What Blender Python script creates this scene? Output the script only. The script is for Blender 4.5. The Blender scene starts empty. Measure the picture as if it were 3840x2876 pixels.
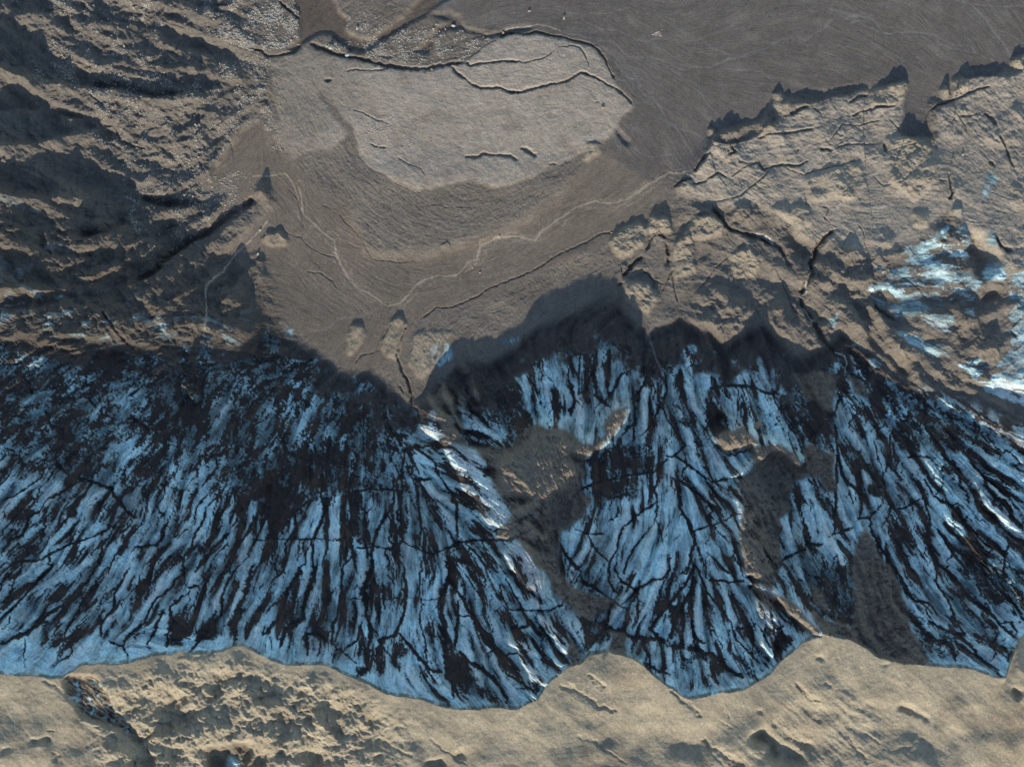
import bpy, math, random, heapq, time, os
import numpy as np
T0 = time.time()
STEP = float(os.environ.get('GSTEP', '2.5'))      # grid pitch, in the map's units (1 unit = 0.2 m)
SC = bpy.context.scene
# ------------------------------------------------------------------ camera, sky, sun, exposure
M = 0.2                    # metres per map unit
HC = 4500.0                # flying height in map units (900 m)
CU, CV = 1920.0, 1438.0    # map point under the camera
ELEV = math.radians(21.0)
LEAN = math.radians(10.0)   # shadows point up the map, leaning this much to the right
TS, TL = math.tan(ELEV), math.tan(LEAN)
cam = bpy.data.cameras.new('camera'); camo = bpy.data.objects.new('camera', cam)
SC.collection.objects.link(camo); SC.camera = camo
camo.location = (0, 0, HC*M); camo.rotation_euler = (0, 0, 0)
cam.sensor_width = 36; cam.lens = 36*HC/3840.0; cam.clip_start = 1; cam.clip_end = 30000
W = bpy.data.worlds.new('World'); SC.world = W; W.use_nodes = True
wn = W.node_tree; bg = wn.nodes['Background']
sky = wn.nodes.new('ShaderNodeTexSky'); sky.sky_type = 'NISHITA'; sky.sun_disc = False
sky.sun_elevation = ELEV; sky.sun_rotation = math.pi + LEAN; sky.altitude = 600
sky.air_density = 1.0; sky.dust_density = 0.4; sky.ozone_density = 0.2
wn.links.new(sky.outputs[0], bg.inputs[0]); bg.inputs[1].default_value = 0.135
sun = bpy.data.lights.new('sun', 'SUN'); suno = bpy.data.objects.new('sun', sun)
SC.collection.objects.link(suno); sun.energy = 4.0; sun.angle = math.radians(0.5); sun.color = (1.0, 0.86, 0.69)
suno.rotation_euler = (math.radians(90)-ELEV, 0, -LEAN); suno.location = (0, -500, 400)
SC.view_settings.view_transform = 'Standard'; SC.view_settings.look = 'None'
SC.view_settings.gamma = 1; SC.view_settings.exposure = 0.32
SC.cycles.max_bounces = 4; SC.cycles.diffuse_bounces = 3

# ------------------------------------------------------------------ map helpers
ROW = [0, 700, 1400, 2126]; COL = [0, 950, 1900, 2840]; Z = 1000/2209.0
def P(r, c, pts): return [(COL[c]+x*Z, ROW[r]+y*Z) for x, y in pts]
MG = 220
us = np.arange(-MG, 3840+MG+STEP, STEP, dtype=np.float32)
vs = np.arange(-MG, 2876+MG+STEP, STEP, dtype=np.float32)
NU, NV = len(us), len(vs)
U, V = np.meshgrid(us, vs)
_rng = np.random.RandomState(7)
_perm = _rng.permutation(256).astype(np.int32); _perm = np.concatenate([_perm, _perm])
_ang = _rng.rand(256).astype(np.float32)*2*np.pi
_gx, _gy = np.cos(_ang).astype(np.float32), np.sin(_ang).astype(np.float32)
def noise(x, y, seed=0):
    x = x+np.float32(seed*17.31+500.0); y = y+np.float32(seed*9.77+500.0)
    xi = np.floor(x).astype(np.int32); yi = np.floor(y).astype(np.int32)
    fx = x-xi; fy = y-yi; xi &= 255; yi &= 255
    sx = fx*fx*fx*(fx*(fx*6-15)+10); sy = fy*fy*fy*(fy*(fy*6-15)+10)
    def g(a, b, dx, dy):
        h = _perm[_perm[a & 255]+(b & 255)]
        return _gx[h]*dx+_gy[h]*dy
    n00 = g(xi, yi, fx, fy); n10 = g(xi+1, yi, fx-1, fy); n01 = g(xi, yi+1, fx, fy-1); n11 = g(xi+1, yi+1, fx-1, fy-1)
    a = n00+sx*(n10-n00); b = n01+sx*(n11-n01)
    return (a+sy*(b-a))*1.5
def fbm(x, y, scale, octv=4, seed=0, gain=0.5, ridge=False):
    s = 0; amp = 1; tot = 0; f = np.float32(1.0/scale)
    for o in range(octv):
        lam = 1.0/f; q = 1
        if getattr(x, 'shape', None) == (NV, NU): q = int(min(8, max(1, lam/(9*STEP)))) if x is U else (3 if lam > 20*STEP else 2 if lam > 6*STEP else 1)
        n = noise(x[::q, ::q]*f, y[::q, ::q]*f, seed+o*3) if q > 1 else noise(x*f, y*f, seed+o*3)
        if q > 1: n = upq(n, q)
        if ridge: n = 1-2*np.abs(n)
        s = s+amp*n; tot += amp; amp *= gain; f *= 2.03
    return (s/tot).astype(np.float32)
def upq(a, q):
    for ax, N_ in ((0, NV), (1, NU)):
        p = np.arange(N_)/q; i = np.minimum(p.astype(int), a.shape[ax]-1); j = np.minimum(i+1, a.shape[ax]-1); fr_ = (p-i).astype(np.float32)
        fr_ = fr_[:, None] if ax == 0 else fr_[None, :]
        a = np.take(a, i, ax)*(1-fr_)+np.take(a, j, ax)*fr_
    return a
def ss(a, b, x):
    t = np.clip((x-a)/(b-a), 0, 1); return t*t*(3-2*t)
def blur(a, r):
    k = max(1, int(round(r/STEP)))
    for _ in range(2):
        for ax in (0, 1):
            p = np.pad(a, [(k, k) if i == ax else (0, 0) for i in range(2)], mode='edge')
            c = np.cumsum(p, axis=ax, dtype=np.float64)
            c = np.concatenate([np.zeros_like(np.take(c, [0], axis=ax)), c], axis=ax)
            n = a.shape[ax]
            a = ((np.take(c, range(2*k+1, 2*k+1+n), axis=ax)-np.take(c, range(0, n), axis=ax))/(2*k+1)).astype(np.float32)
    return a
def bbox(pts, m):
    xs = [p[0] for p in pts]; ys = [p[1] for p in pts]
    i0 = max(0, int((min(xs)-m+MG)/STEP)); i1 = min(NU, int((max(xs)+m+MG)/STEP)+2)
    j0 = max(0, int((min(ys)-m+MG)/STEP)); j1 = min(NV, int((max(ys)+m+MG)/STEP)+2)
    return slice(j0, max(j0, j1)), slice(i0, max(i0, i1))
# warped coordinates: traced outlines get natural ragged edges
WU = U+9*fbm(U, V, 70, 4, 1)+3*fbm(U, V, 14, 2, 5)
WV = V+9*fbm(U, V, 70, 4, 11)+3*fbm(U, V, 14, 2, 15)
QU = U+17*fbm(U, V, 60, 5, 25, 0.62); QV = V+17*fbm(U, V, 60, 5, 35, 0.62)
RU = U+26*fbm(U, V, 90, 5, 21, 0.6); RV = V+26*fbm(U, V, 90, 5, 31, 0.6)
def inpoly(pts, rough=False, soft=0, mid=False):
    out = np.zeros((NV, NU), np.float32)
    s = bbox(pts, 40+soft)
    x = (RU if rough else QU if mid else WU)[s]; y = (RV if rough else QV if mid else WV)[s]
    ins = np.zeros(x.shape, bool); n = len(pts)
    for k in range(n):
        x1, y1 = pts[k]; x2, y2 = pts[(k+1) % n]
        if y1 == y2: continue
        ins ^= ((y1 > y) != (y2 > y)) & (x < (x2-x1)*(y-y1)/(y2-y1)+x1)
    out[s] = ins
    return blur(out, soft) if soft else out
def line(pts, reach, vals=None, x=None, y=None):
    """distance, side (+ = right of travel on the map, v down), value and end taper, in a window"""
    s = bbox(pts, reach+30)
    x = WU[s] if x is None else x[s]; y = WV[s] if y is None else y[s]
    best = np.full(x.shape, 1e9, np.float32); side = np.ones(x.shape, np.float32); par = np.zeros(x.shape, np.float32)
    for k in range(len(pts)-1):
        ax, ay = pts[k]; bx, by = pts[k+1]; dx, dy = bx-ax, by-ay; L2 = dx*dx+dy*dy+1e-6
        ss_ = bbox([pts[k], pts[k+1]], reach+30)
        q = (slice(max(0, ss_[0].start-s[0].start), max(0, ss_[0].stop-s[0].start)), slice(max(0, ss_[1].start-s[1].start), max(0, ss_[1].stop-s[1].start)))
        xx, yy = x[q], y[q]
        if xx.size == 0: continue
        t = np.clip(((xx-ax)*dx+(yy-ay)*dy)/L2, 0, 1)
        d = np.hypot(xx-ax-t*dx, yy-ay-t*dy)
        c = dx*(yy-ay)-dy*(xx-ax)
        m = d < best[q]
        best[q] = np.where(m, d, best[q]); side[q] = np.where(m, np.sign(c), side[q]); par[q] = np.where(m, k+t, par[q])
    return s, best, side, par
def pv(v, par, n):
    return np.interp(par, np.linspace(0, n-1, len(v)), v).astype(np.float32) if isinstance(v, (list, tuple)) else np.float32(v)
def taper(par, n): return ss(0, 0.35, par)*ss(0, 0.35, n-1-par)

# ------------------------------------------------------------------ crest and shadow edge of the big ridge
CREST = [(-260,2500),(0,2520),(59,2527),(136,2529),(195,2539),(235,2536),(272,2513),(312,2488),(362,2483),(435,2488),(489,2479),(534,2466),(584,2450),(643,2450),(679,2436),(724,2448),(815,2443),(851,2429),(878,2416),(914,2416),(950,2434),(1009,2466),(1072,2488),(1222,2488),(1276,2515),(1339,2542),(1385,2561),(1448,2595),(1511,2606),(1575,2617),(1620,2631),(1656,2644),(1720,2656),(1787,2653),(1855,2649),(1941,2653),(1968,2642),(2013,2619),(2044,2579),(2060,2552),(2095,2529),(2131,2497),(2181,2484),(2208,2450),(2253,2441),(2285,2438),(2366,2461),(2407,2488),(2457,2533),(2502,2567),(2547,2597),(2584,2617),(2624,2610),(2670,2597),(2737,2588),(2787,2581),(2851,2545),(2890,2520),(2917,2484),(2944,2461),(2976,2434),(3007,2402),(3066,2389),(3094,2382),(3130,2386),(3184,2393),(3225,2416),(3288,2459),(3383,2484),(3496,2493),(3610,2497),(3673,2515),(3727,2533),(3765,2538),(3785,2480),(3813,2398),(3840,2366),(4100,3300)]
EDGE = [(-300,1080),(0,1100),(150,1150),(300,1110),(450,1180),(600,1150),(720,1210),(850,1180),(1040,1190),(1100,1240),(1163,1279),(1231,1320),(1267,1352),(1299,1375),(1348,1375),(1394,1368),(1439,1406),(1493,1450),(1535,1490),(1590,1480),(1629,1433),(1656,1406),(1720,1343),(1787,1334),(1855,1325),(1950,1266),(1968,1239),(2013,1198),(2081,1171),(2153,1139),(2217,1112),(2285,1092),(2321,1094),(2344,1130),(2375,1166),(2393,1193),(2421,1195),(2430,1234),(2452,1207),(2493,1187),(2525,1171),(2556,1148),(2583,1166),(2629,1193),(2660,1202),(2697,1239),(2742,1261),(2769,1230),(2828,1193),(2864,1178),(2885,1198),(2930,1248),(2976,1298),(3021,1307),(3057,1293),(3090,1270),(3160,1220),(3230,1270),(3300,1330),(3370,1400),(3500,1430),(3600,1460),(3700,1500),(3840,1560),(4100,1640)]
cx = np.array(CREST, np.float32); ex = np.array(EDGE, np.float32)
# ground level beyond the toe (map units)
def lowland(u, v):
    h = 26*ss(1500, 300, u)*ss(1400, 500, v)*ss(-300, 300, v)
    h = h+34*ss(2550, 3300, u)*ss(500, 1000, v)+26*ss(2600, 3840, u)*ss(350, 700, v)
    v0 = np.interp(u, [-300, 0, 260, 500, 900, 1080], [120, 220, 520, 760, 1000, 1250])
    up_ = np.clip(np.minimum(v, 1250)-v0, 0, None); h = h+np.interp(u, [0, 500], [0.22, 0.33])*np.where(up_ > 60, up_-30, up_*up_/120)*ss(1120, 850, u)
    return (h+10*ss(950, 1300, v)).astype(np.float32)
hE = lowland(ex[:, 0], ex[:, 1])
exw = (ex[:, 0]-CU)*(1-hE/HC); eyw = (ex[:, 1]-CV)*(1-hE/HC)
exp_ = exw+eyw*TL                         # column label; shadows run up the map leaning right
o = np.argsort(exp_); exp_, eyw_s, hE_s = exp_[o], eyw[o], hE[o]
def ray(u, v):
    """height of the edge of the ridge's shadow at a map point"""
    h = np.zeros_like(u)
    for _ in range(7):
        xw = (u-CU)*(1-h/HC); yw = (v-CV)*(1-h/HC)
        c = xw+yw*TL
        h = np.interp(c, exp_, hE_s)+TS*(yw-np.interp(c, exp_, eyw_s))
    return h.astype(np.float32)
# wobble the crest only slightly
dC = V+9*fbm(U, V, 45, 5, 41, .6)-np.interp(U+4*fbm(U, V, 40, 3, 44), cx[:, 0], cx[:, 1]).astype(np.float32)   # >0 on the sand side
R = ray(U, V)
crest_h = np.interp(us, us, ray(us, np.interp(us, cx[:, 0], cx[:, 1]).astype(np.float32))).astype(np.float32)
k = int(60/STEP); ker = np.ones(2*k+1)/(2*k+1)
cs = np.convolve(np.pad(crest_h, 6*k, mode='edge'), np.convolve(np.convolve(ker, ker), np.convolve(ker, ker)), 'same')[6*k:-6*k].astype(np.float32)
LOW = lowland(U, V)
print('setup', round(time.time()-T0, 1))

# ------------------------------------------------------------------ direction of the streaks
DIR = [(100,1900,-48),(100,2300,-42),(300,2400,-55),(500,2100,-60),(700,2000,-65),(900,2300,-68),(1200,2200,-78),(1300,2500,-76),(1500,2300,-88),(1600,2100,90),(1750,2400,75),(1900,2300,58),(2000,2500,52),(1640,1560,25),(1740,1730,15),(1830,1880,18),(1940,2080,45),(400,1650,-50),(900,1650,-65),(1300,1700,-82),(200,1500,-35),(1500,1900,88),(1100,1400,-50),
(2300,2100,-70),(2150,2050,-65),(2400,2350,-55),(2500,2150,-70),(2600,2400,85),(2750,2350,60),(2850,2450,55),(2500,1900,-80),(2700,1950,55),(2600,1700,70),(2720,1780,35),(2200,1450,90),(2400,1600,90),(2600,1500,75),(2800,1450,80),(2050,1500,75),(1900,1500,70),
(3100,1850,70),(3000,2100,60),(3300,1800,70),(3500,1900,50),(3700,1800,38),(3800,1650,32),(3600,2200,52),(3300,2100,62),(3700,2350,45),(3500,2400,40),(3200,2250,88),(3500,1600,48),(3450,1000,-25),(3500,1150,15),(3500,1280,25),(3300,1400,50),(3750,1250,-30),(3650,850,15),(3000,1500,60),
(2000,1850,60),(2200,1800,85),(2950,1900,75),
(300,2700,38),(900,2750,25),(1500,2700,32),(2100,2700,38),(2800,2750,40),(3400,2700,30),(3800,2750,40),(600,2550,20),
(100,900,25),(300,700,28),(150,400,35),(500,300,15),(800,200,20),(850,480,-40),(500,900,-25),(900,900,-40),(300,1150,-10),(1000,1250,20),
(1150,500,60),(1250,700,55),(1400,800,35),(1600,300,10),(1900,450,10),(1700,600,25),(2100,600,-35),(1500,900,30),(2000,800,-38),(1150,900,45),(1300,1100,40),(1900,950,-28),(1650,1050,-20),(2150,1050,-30),(1350,1300,-45),(1500,1300,-80),(2400,800,-35),(2500,950,10),
(2000,60,-5),(2400,300,35),(2450,550,55),(2800,100,-20),(3300,200,25),(3700,200,50),(2900,350,25),(3000,550,-22),(3300,600,-18),(2800,800,35),(3100,900,30),(3700,500,40),(1300,100,-40),(1650,50,-30)]
qs = 8; uq, vq = np.meshgrid(np.arange(-MG, 3840+MG+qs*4, qs*4, dtype=np.float32), np.arange(-MG, 2876+MG+qs*4, qs*4, dtype=np.float32))
c2 = np.zeros_like(uq); s2 = np.zeros_like(uq)
for a, b, d in DIR:
    w = np.exp(-((uq-a)**2+(vq-b)**2)/(2*130**2))+1e-3/(1+((uq-a)**2+(vq-b)**2)/1e4)
    c2 += w*math.cos(2*math.radians(d)); s2 += w*math.sin(2*math.radians(d))
def up(a, u=None, v=None, pitch=qs*4, ou=-MG, ov=-MG):
    u = U if u is None else u; v = V if v is None else v
    x = np.clip((u-ou)/pitch, 0, a.shape[1]-1.001); y = np.clip((v-ov)/pitch, 0, a.shape[0]-1.001)
    xi = x.astype(np.int32); yi = y.astype(np.int32); fx = x-xi; fy = y-yi
    return ((a[yi, xi]*(1-fx)+a[yi, xi+1]*fx)*(1-fy)+(a[yi+1, xi]*(1-fx)+a[yi+1, xi+1]*fx)*fy).astype(np.float32)
th = 0.5*np.arctan2(up(s2), up(c2))
th = th+0.35*fbm(U, V, 170, 2, 51)+0.55*fbm(U, V, 50, 2, 52)
DX, DY = np.cos(th).astype(np.float32), np.sin(th).astype(np.float32)
def lic(src, length, f=1):
    """smear noise along the streak direction"""
    src = np.ascontiguousarray(src[::f, ::f]); dxf = np.ascontiguousarray(DX[::f, ::f]); dyf = np.ascontiguousarray(DY[::f, ::f])
    hh, ww = src.shape; n = max(1, int(length/(STEP*f))); acc = src.copy()
    for sg in (1, -1):
        x = np.arange(ww, dtype=np.float32)[None, :]+np.zeros((hh, 1), np.float32); y = np.arange(hh, dtype=np.float32)[:, None]+np.zeros((1, ww), np.float32)
        px = dxf*sg; py = dyf*sg
        ids = None
        for i in range(n):
            x += px; y += py
            k = np.clip(y+0.5, 0, hh-1).astype(np.int32)*ww+np.clip(x+0.5, 0, ww-1).astype(np.int32)
            acc += (1-(i+1)/(n+1.0))*src.ravel()[k]
            if i+1 < n:
                dx = dxf.ravel()[k]; dy = dyf.ravel()[k]
                fl = np.where(dx*px+dy*py < 0, np.float32(-1), np.float32(1)); px = dx*fl; py = dy*fl
    acc = (acc-acc.mean())/(acc.std()+1e-6)
    return acc if f == 1 else up(acc, U, V, STEP*f, -MG, -MG)
L1 = lic(fbm(U, V, 16, 2, 61), 90, 2)       # broad streaks
L2 = lic(fbm(U, V, 7, 2, 62), 32, 1)        # fine streaks
L3 = lic(fbm(U, V, 34, 2, 63), 130, 3)      # very broad
L4 = lic(fbm(U, V, 60, 5, 64, 0.62), 60, 2) # long ragged blotches
L6 = lic(fbm(U, V, 95, 4, 66, .5), 230, 4)
L5 = lic(fbm(RU, RV, 22, 3, 65, 0.65), 22, 1)
print('streaks', round(time.time()-T0, 1))

# ------------------------------------------------------------------ traced marks
# dark debris channels and crescent shadows on the ice: (row, col, points, width)
CH = [(2,0,[(0,1490),(60,1400),(180,1340),(240,1190),(330,1140),(400,1040),(560,950),(690,880)],10),(2,0,[(460,1320),(560,1200),(620,1060),(700,1000),(760,900)],15),(2,0,[(0,1657),(130,1560),(300,1560),(420,1500),(560,1420),(700,1380),(900,1290)],8),
(2,0,[(130,0),(240,90),(260,190)],8),(2,0,[(370,320),(420,420),(500,480),(510,540)],12),(2,0,[(700,190),(790,280)],9),(2,0,[(840,330),(960,390)],8),(2,0,[(1080,370),(1190,440),(1240,510)],12),(2,0,[(450,680),(490,790),(590,850),(700,900)],14),(2,0,[(780,900),(900,950),(980,1060),(1040,1140),(1130,1190)],15),(2,0,[(1290,1110),(1350,1180)],8),(2,0,[(1650,670),(1790,700),(1800,790)],6),  # crescent shadows, drawn in with the debris colour
(2,0,[(1500,1657),(1530,1500),(1590,1450),(1620,1330),(1690,1200),(1700,1130)],10),(2,0,[(1120,1440),(1300,1420),(1350,1350)],12),(2,0,[(0,1060),(150,1000),(330,870),(380,760)],7),(2,0,[(900,1657),(960,1500),(1080,1350),(1160,1250)],8),(2,0,[(1900,1657),(1950,1450),(2040,1350),(2100,1200)],12),(2,0,[(1620,1640),(1750,1450),(1900,1330)],16),
(2,1,[(910,300),(910,600),(930,800)],3),(2,1,[(0,1430),(60,1300),(130,1100),(140,950)],11),(2,1,[(240,540),(260,650),(230,860)],10),(2,1,[(0,1400),(200,1365),(400,1375),(600,1370),(760,1375)],6),(2,1,[(870,1440),(1000,1440),(1130,1450),(1240,1400),(1370,1460),(1480,1500),(1600,1450),(1720,1400),(1900,1385),(2100,1390),(2209,1350)],8),
(2,1,[(490,1657),(490,1380),(560,1250),(600,1150),(560,1000),(570,800),(600,700),(640,600)],12),(2,1,[(790,930),(810,1100),(800,1370),(860,1657)],16),(2,1,[(980,1657),(990,1400),(1020,1300),(1100,1180),(1170,1060)],15),(2,1,[(1240,1400),(1230,1250),(1220,1100),(1240,950),(1230,800),(1250,660)],14),(2,1,[(1340,880),(1480,880)],14),(2,1,[(1350,920),(1370,1100),(1390,1300),(1370,1400),(1440,1490)],10),
(2,1,[(1690,1400),(1680,1200),(1690,1090),(1620,970),(1530,820),(1500,740),(1390,650)],10),(2,1,[(1230,640),(1380,605),(1600,600)],5),(2,1,[(840,970),(1000,960),(1190,960)],8),(2,1,[(250,1657),(270,1400),(350,1300),(330,1150)],9),
(3,0,[(0,640),(120,590),(250,530),(330,470),(400,400),(480,340)],18),(3,0,[(210,860),(190,800),(210,650),(195,590)],3),(3,0,[(1060,800),(1050,720),(1010,660),(900,620)],8),(3,0,[(1010,660),(1060,560),(1180,470),(1220,400),(1250,330),(1300,250),(1400,190),(1450,110),(1510,70),(1510,0)],9),(3,0,[(1380,700),(1380,560),(1420,440),(1400,330),(1500,250)],14),(3,0,[(830,580),(840,460),(930,330),(960,200),(1000,130),(1060,20)],10),(3,0,[(480,780),(560,740),(600,700)],12),(3,0,[(1510,70),(1550,160),(1640,160)],6),
(3,0,[(1940,670),(1950,500),(1990,330),(2060,150),(2080,0)],18),(3,0,[(1560,700),(1700,560),(1830,400),(1840,250),(1900,100),(1970,0)],10),(3,0,[(0,430),(110,340),(230,200),(330,90),(420,0)],9),(3,0,[(0,300),(60,300),(120,100),(180,0)],6),(3,0,[(520,560),(600,430),(700,250),(800,150)],8),(3,0,[(1220,640),(1280,540),(1330,400)],12),
(3,1,[(80,560),(200,440),(240,300),(300,180),(370,60),(380,0)],20),(3,1,[(230,660),(270,520),(400,440),(420,300),(470,150),(520,0)],22),(3,1,[(440,720),(440,560),(520,560),(600,620),(620,550)],16),(3,1,[(540,740),(560,600)],9),(3,1,[(650,640),(650,480),(700,400),(720,280),(730,100),(740,0)],12),(3,1,[(860,910),(940,850),(960,650),(980,500),(930,400),(920,200),(960,0)],20),(3,1,[(1040,870),(1030,700),(1060,600),(1180,560),(1230,420),(1270,250),(1250,100),(1250,0)],14),
(3,1,[(1240,580),(1330,690),(1430,830),(1560,880)],14),(3,1,[(860,800),(780,730),(680,670)],6),(3,1,[(1600,880),(1600,600),(1560,400),(1560,250),(1620,100),(1640,0)],22),(3,1,[(1660,1090),(1640,950)],14),(3,1,[(1640,150),(1750,280),(1850,500),(1920,600),(2050,720),(2209,860)],13),(3,1,[(1700,700),(1850,820),(2000,930),(2080,1060),(2130,1165)],15),(3,1,[(750,265),(910,260),(1100,275),(1240,240),(1440,270),(1600,240)],3),(3,1,[(1610,400),(1900,400)],4),(3,1,[(1460,560),(1560,580)],4),(3,1,[(740,700),(860,600),(900,450)],8),(3,1,[(1090,350),(1070,230),(1080,150)],8),(3,1,[(1440,790),(1420,600),(1380,430),(1400,300)],7),(3,1,[(1700,280),(1690,560),(1660,690)],12),
(2,2,[(1700,120),(1850,100),(2050,120),(2209,170)],14),(2,2,[(1270,290),(1240,350),(1200,430),(1100,520)],6),(2,2,[(1310,680),(1400,680),(1480,600),(1330,380),(1300,300)],8),(2,2,[(1400,680),(1500,750),(1600,830),(1700,900),(1850,880)],8),(2,2,[(1340,700),(1270,780),(1250,880),(1230,960),(1240,1060),(1190,1110),(1080,1180),(980,1260),(930,1350),(920,1450),(860,1550),(840,1657)],10),(2,2,[(1240,1060),(1240,1200),(1150,1330),(1080,1430),(1000,1540),(980,1657)],10),(2,2,[(1240,1200),(1290,1390)],5),
(2,2,[(1430,960),(1440,1120),(1500,1220),(1540,1300),(1560,1400),(1540,1500),(1480,1657)],14),(2,2,[(1540,1300),(1690,1270),(1830,1200),(1940,1150)],6),(2,2,[(640,960),(760,900),(900,870),(1050,840),(1200,820),(1280,780)],8),(2,2,[(560,1290),(650,1330),(800,1330)],5),(2,2,[(670,1340),(700,1420),(800,1520),(850,1560)],11),(2,2,[(430,1400),(500,1530),(620,1640)],14),(2,2,[(1420,880),(1480,930),(1600,1010),(1700,1100)],8),(2,2,[(400,130),(390,270),(440,380)],14),(2,2,[(520,60),(560,240),(530,330)],20),(2,2,[(720,0),(740,180),(860,280)],18),(2,2,[(960,0),(870,160),(880,220)],14),(2,2,[(1210,0),(1120,110),(1040,210)],12),(2,2,[(1310,0),(1330,130),(1290,260)],8),(2,2,[(1660,1490),(1780,1600),(1850,1657)],9),(2,2,[(1650,900),(1740,1000),(1830,1150)],6),
(3,2,[(760,470),(900,530),(1060,580),(1250,600),(1360,640),(1560,690),(1700,720),(1850,850),(1960,920)],20),(3,2,[(1130,790),(1250,860),(1350,890)],22),(3,2,[(1300,890),(1290,700),(1240,560),(1180,500)],18),(3,2,[(1070,200),(1100,420)],10),(3,2,[(1070,200),(1200,110),(1290,90),(1330,40)],10),(3,2,[(1070,200),(960,120),(900,20)],8),(3,2,[(1070,200),(960,310)],8),
(3,2,[(1560,0),(1480,140),(1380,270),(1250,420),(1190,520)],12),(3,2,[(1560,0),(1520,200),(1440,340),(1400,480),(1340,600)],20),(3,2,[(1560,0),(1530,250),(1530,450),(1560,590),(1640,630)],13),(3,2,[(1600,30),(1640,170),(1750,300),(1850,450),(1900,600),(2000,700),(2100,800)],9),(3,2,[(1650,170),(1650,400),(1700,600)],9),(3,2,[(1700,110),(1850,120),(2000,120)],9),(3,2,[(1900,500),(2000,520),(2050,620)],16),(3,2,[(860,0),(850,110),(900,210)],11),(3,2,[(620,120),(760,200),(900,300),(1000,350)],8),(3,2,[(1200,900),(1180,740),(1130,640)],12),(3,2,[(10,130),(130,350),(180,480),(60,530)],10),(3,2,[(0,360),(130,360),(370,350),(470,320)],6),
(3,2,[(0,740),(110,720),(170,800)],9),(3,2,[(0,890),(130,960),(250,1050)],9),(3,2,[(90,1000),(290,1020)],5),
(2,3,[(420,560),(540,440),(640,330),(700,200)],9),(2,3,[(650,440),(670,700),(720,860),(860,1000),(850,1200),(930,1200),(960,1350),(1070,1500),(1170,1657)],11),(2,3,[(660,700),(650,1000),(650,1250),(640,1330)],13),(2,3,[(960,560),(1000,720),(1050,840),(1090,720),(1100,520)],8),(2,3,[(1050,840),(1060,1000),(1110,1100),(1080,1200),(1020,1280)],9),(2,3,[(1280,870),(1380,980),(1400,1090),(1430,1200),(1420,1300),(1440,1450),(1500,1600)],12),(2,3,[(1380,880),(1470,1020),(1530,1060),(1620,1100),(1700,1200),(1800,1320),(1900,1420),(2040,1480)],11),
(2,3,[(1740,680),(1820,780),(1890,880),(1910,950),(1990,1030),(2080,1100),(2120,1200),(2209,1290)],19),(2,3,[(1890,880),(2020,950),(2100,1010),(2209,1070)],12),(2,3,[(1300,150),(1400,280),(1400,440),(1500,600),(1620,760),(1700,850)],20),(2,3,[(1250,700),(1350,690),(1480,700)],6),(2,3,[(1460,790),(1460,940)],4),(2,3,[(1540,850),(1530,950),(1470,1030)],7),(2,3,[(1100,1110),(1200,1120),(1320,1070)],5),(2,3,[(560,1360),(700,1310),(800,1280)],9),(2,3,[(200,1560),(350,1480),(420,1420),(540,1420)],12),(2,3,[(1500,1290),(1600,1450),(1750,1657)],16),(2,3,[(1160,1400),(1300,1657)],9),(2,3,[(2209,1480),(2080,1400),(2040,1657)],10),
(3,3,[(1150,0),(1200,120),(1300,270),(1430,300),(1500,400)],11),(3,3,[(1500,0),(1480,120),(1530,200),(1600,330),(1640,420)],9),(3,3,[(1560,20),(1680,150),(1760,260),(1900,350),(2000,470),(2209,640)],16),(3,3,[(1850,0),(2000,190),(2150,330),(2209,400)],12),(3,3,[(1240,380),(1360,500),(1420,600),(1600,640),(1650,780)],18),(3,3,[(1650,560),(1760,640),(1850,760),(2010,860)],14),(3,3,[(1440,460),(1640,570),(1720,570)],16),(3,3,[(1990,560),(1960,640),(1970,720),(1930,770)],8),(3,3,[(2010,470),(2100,460),(2160,540),(2110,700),(2060,870)],8),(3,3,[(100,330),(130,500),(170,780)],8),(3,3,[(0,480),(110,660),(160,780)],8)]
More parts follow.
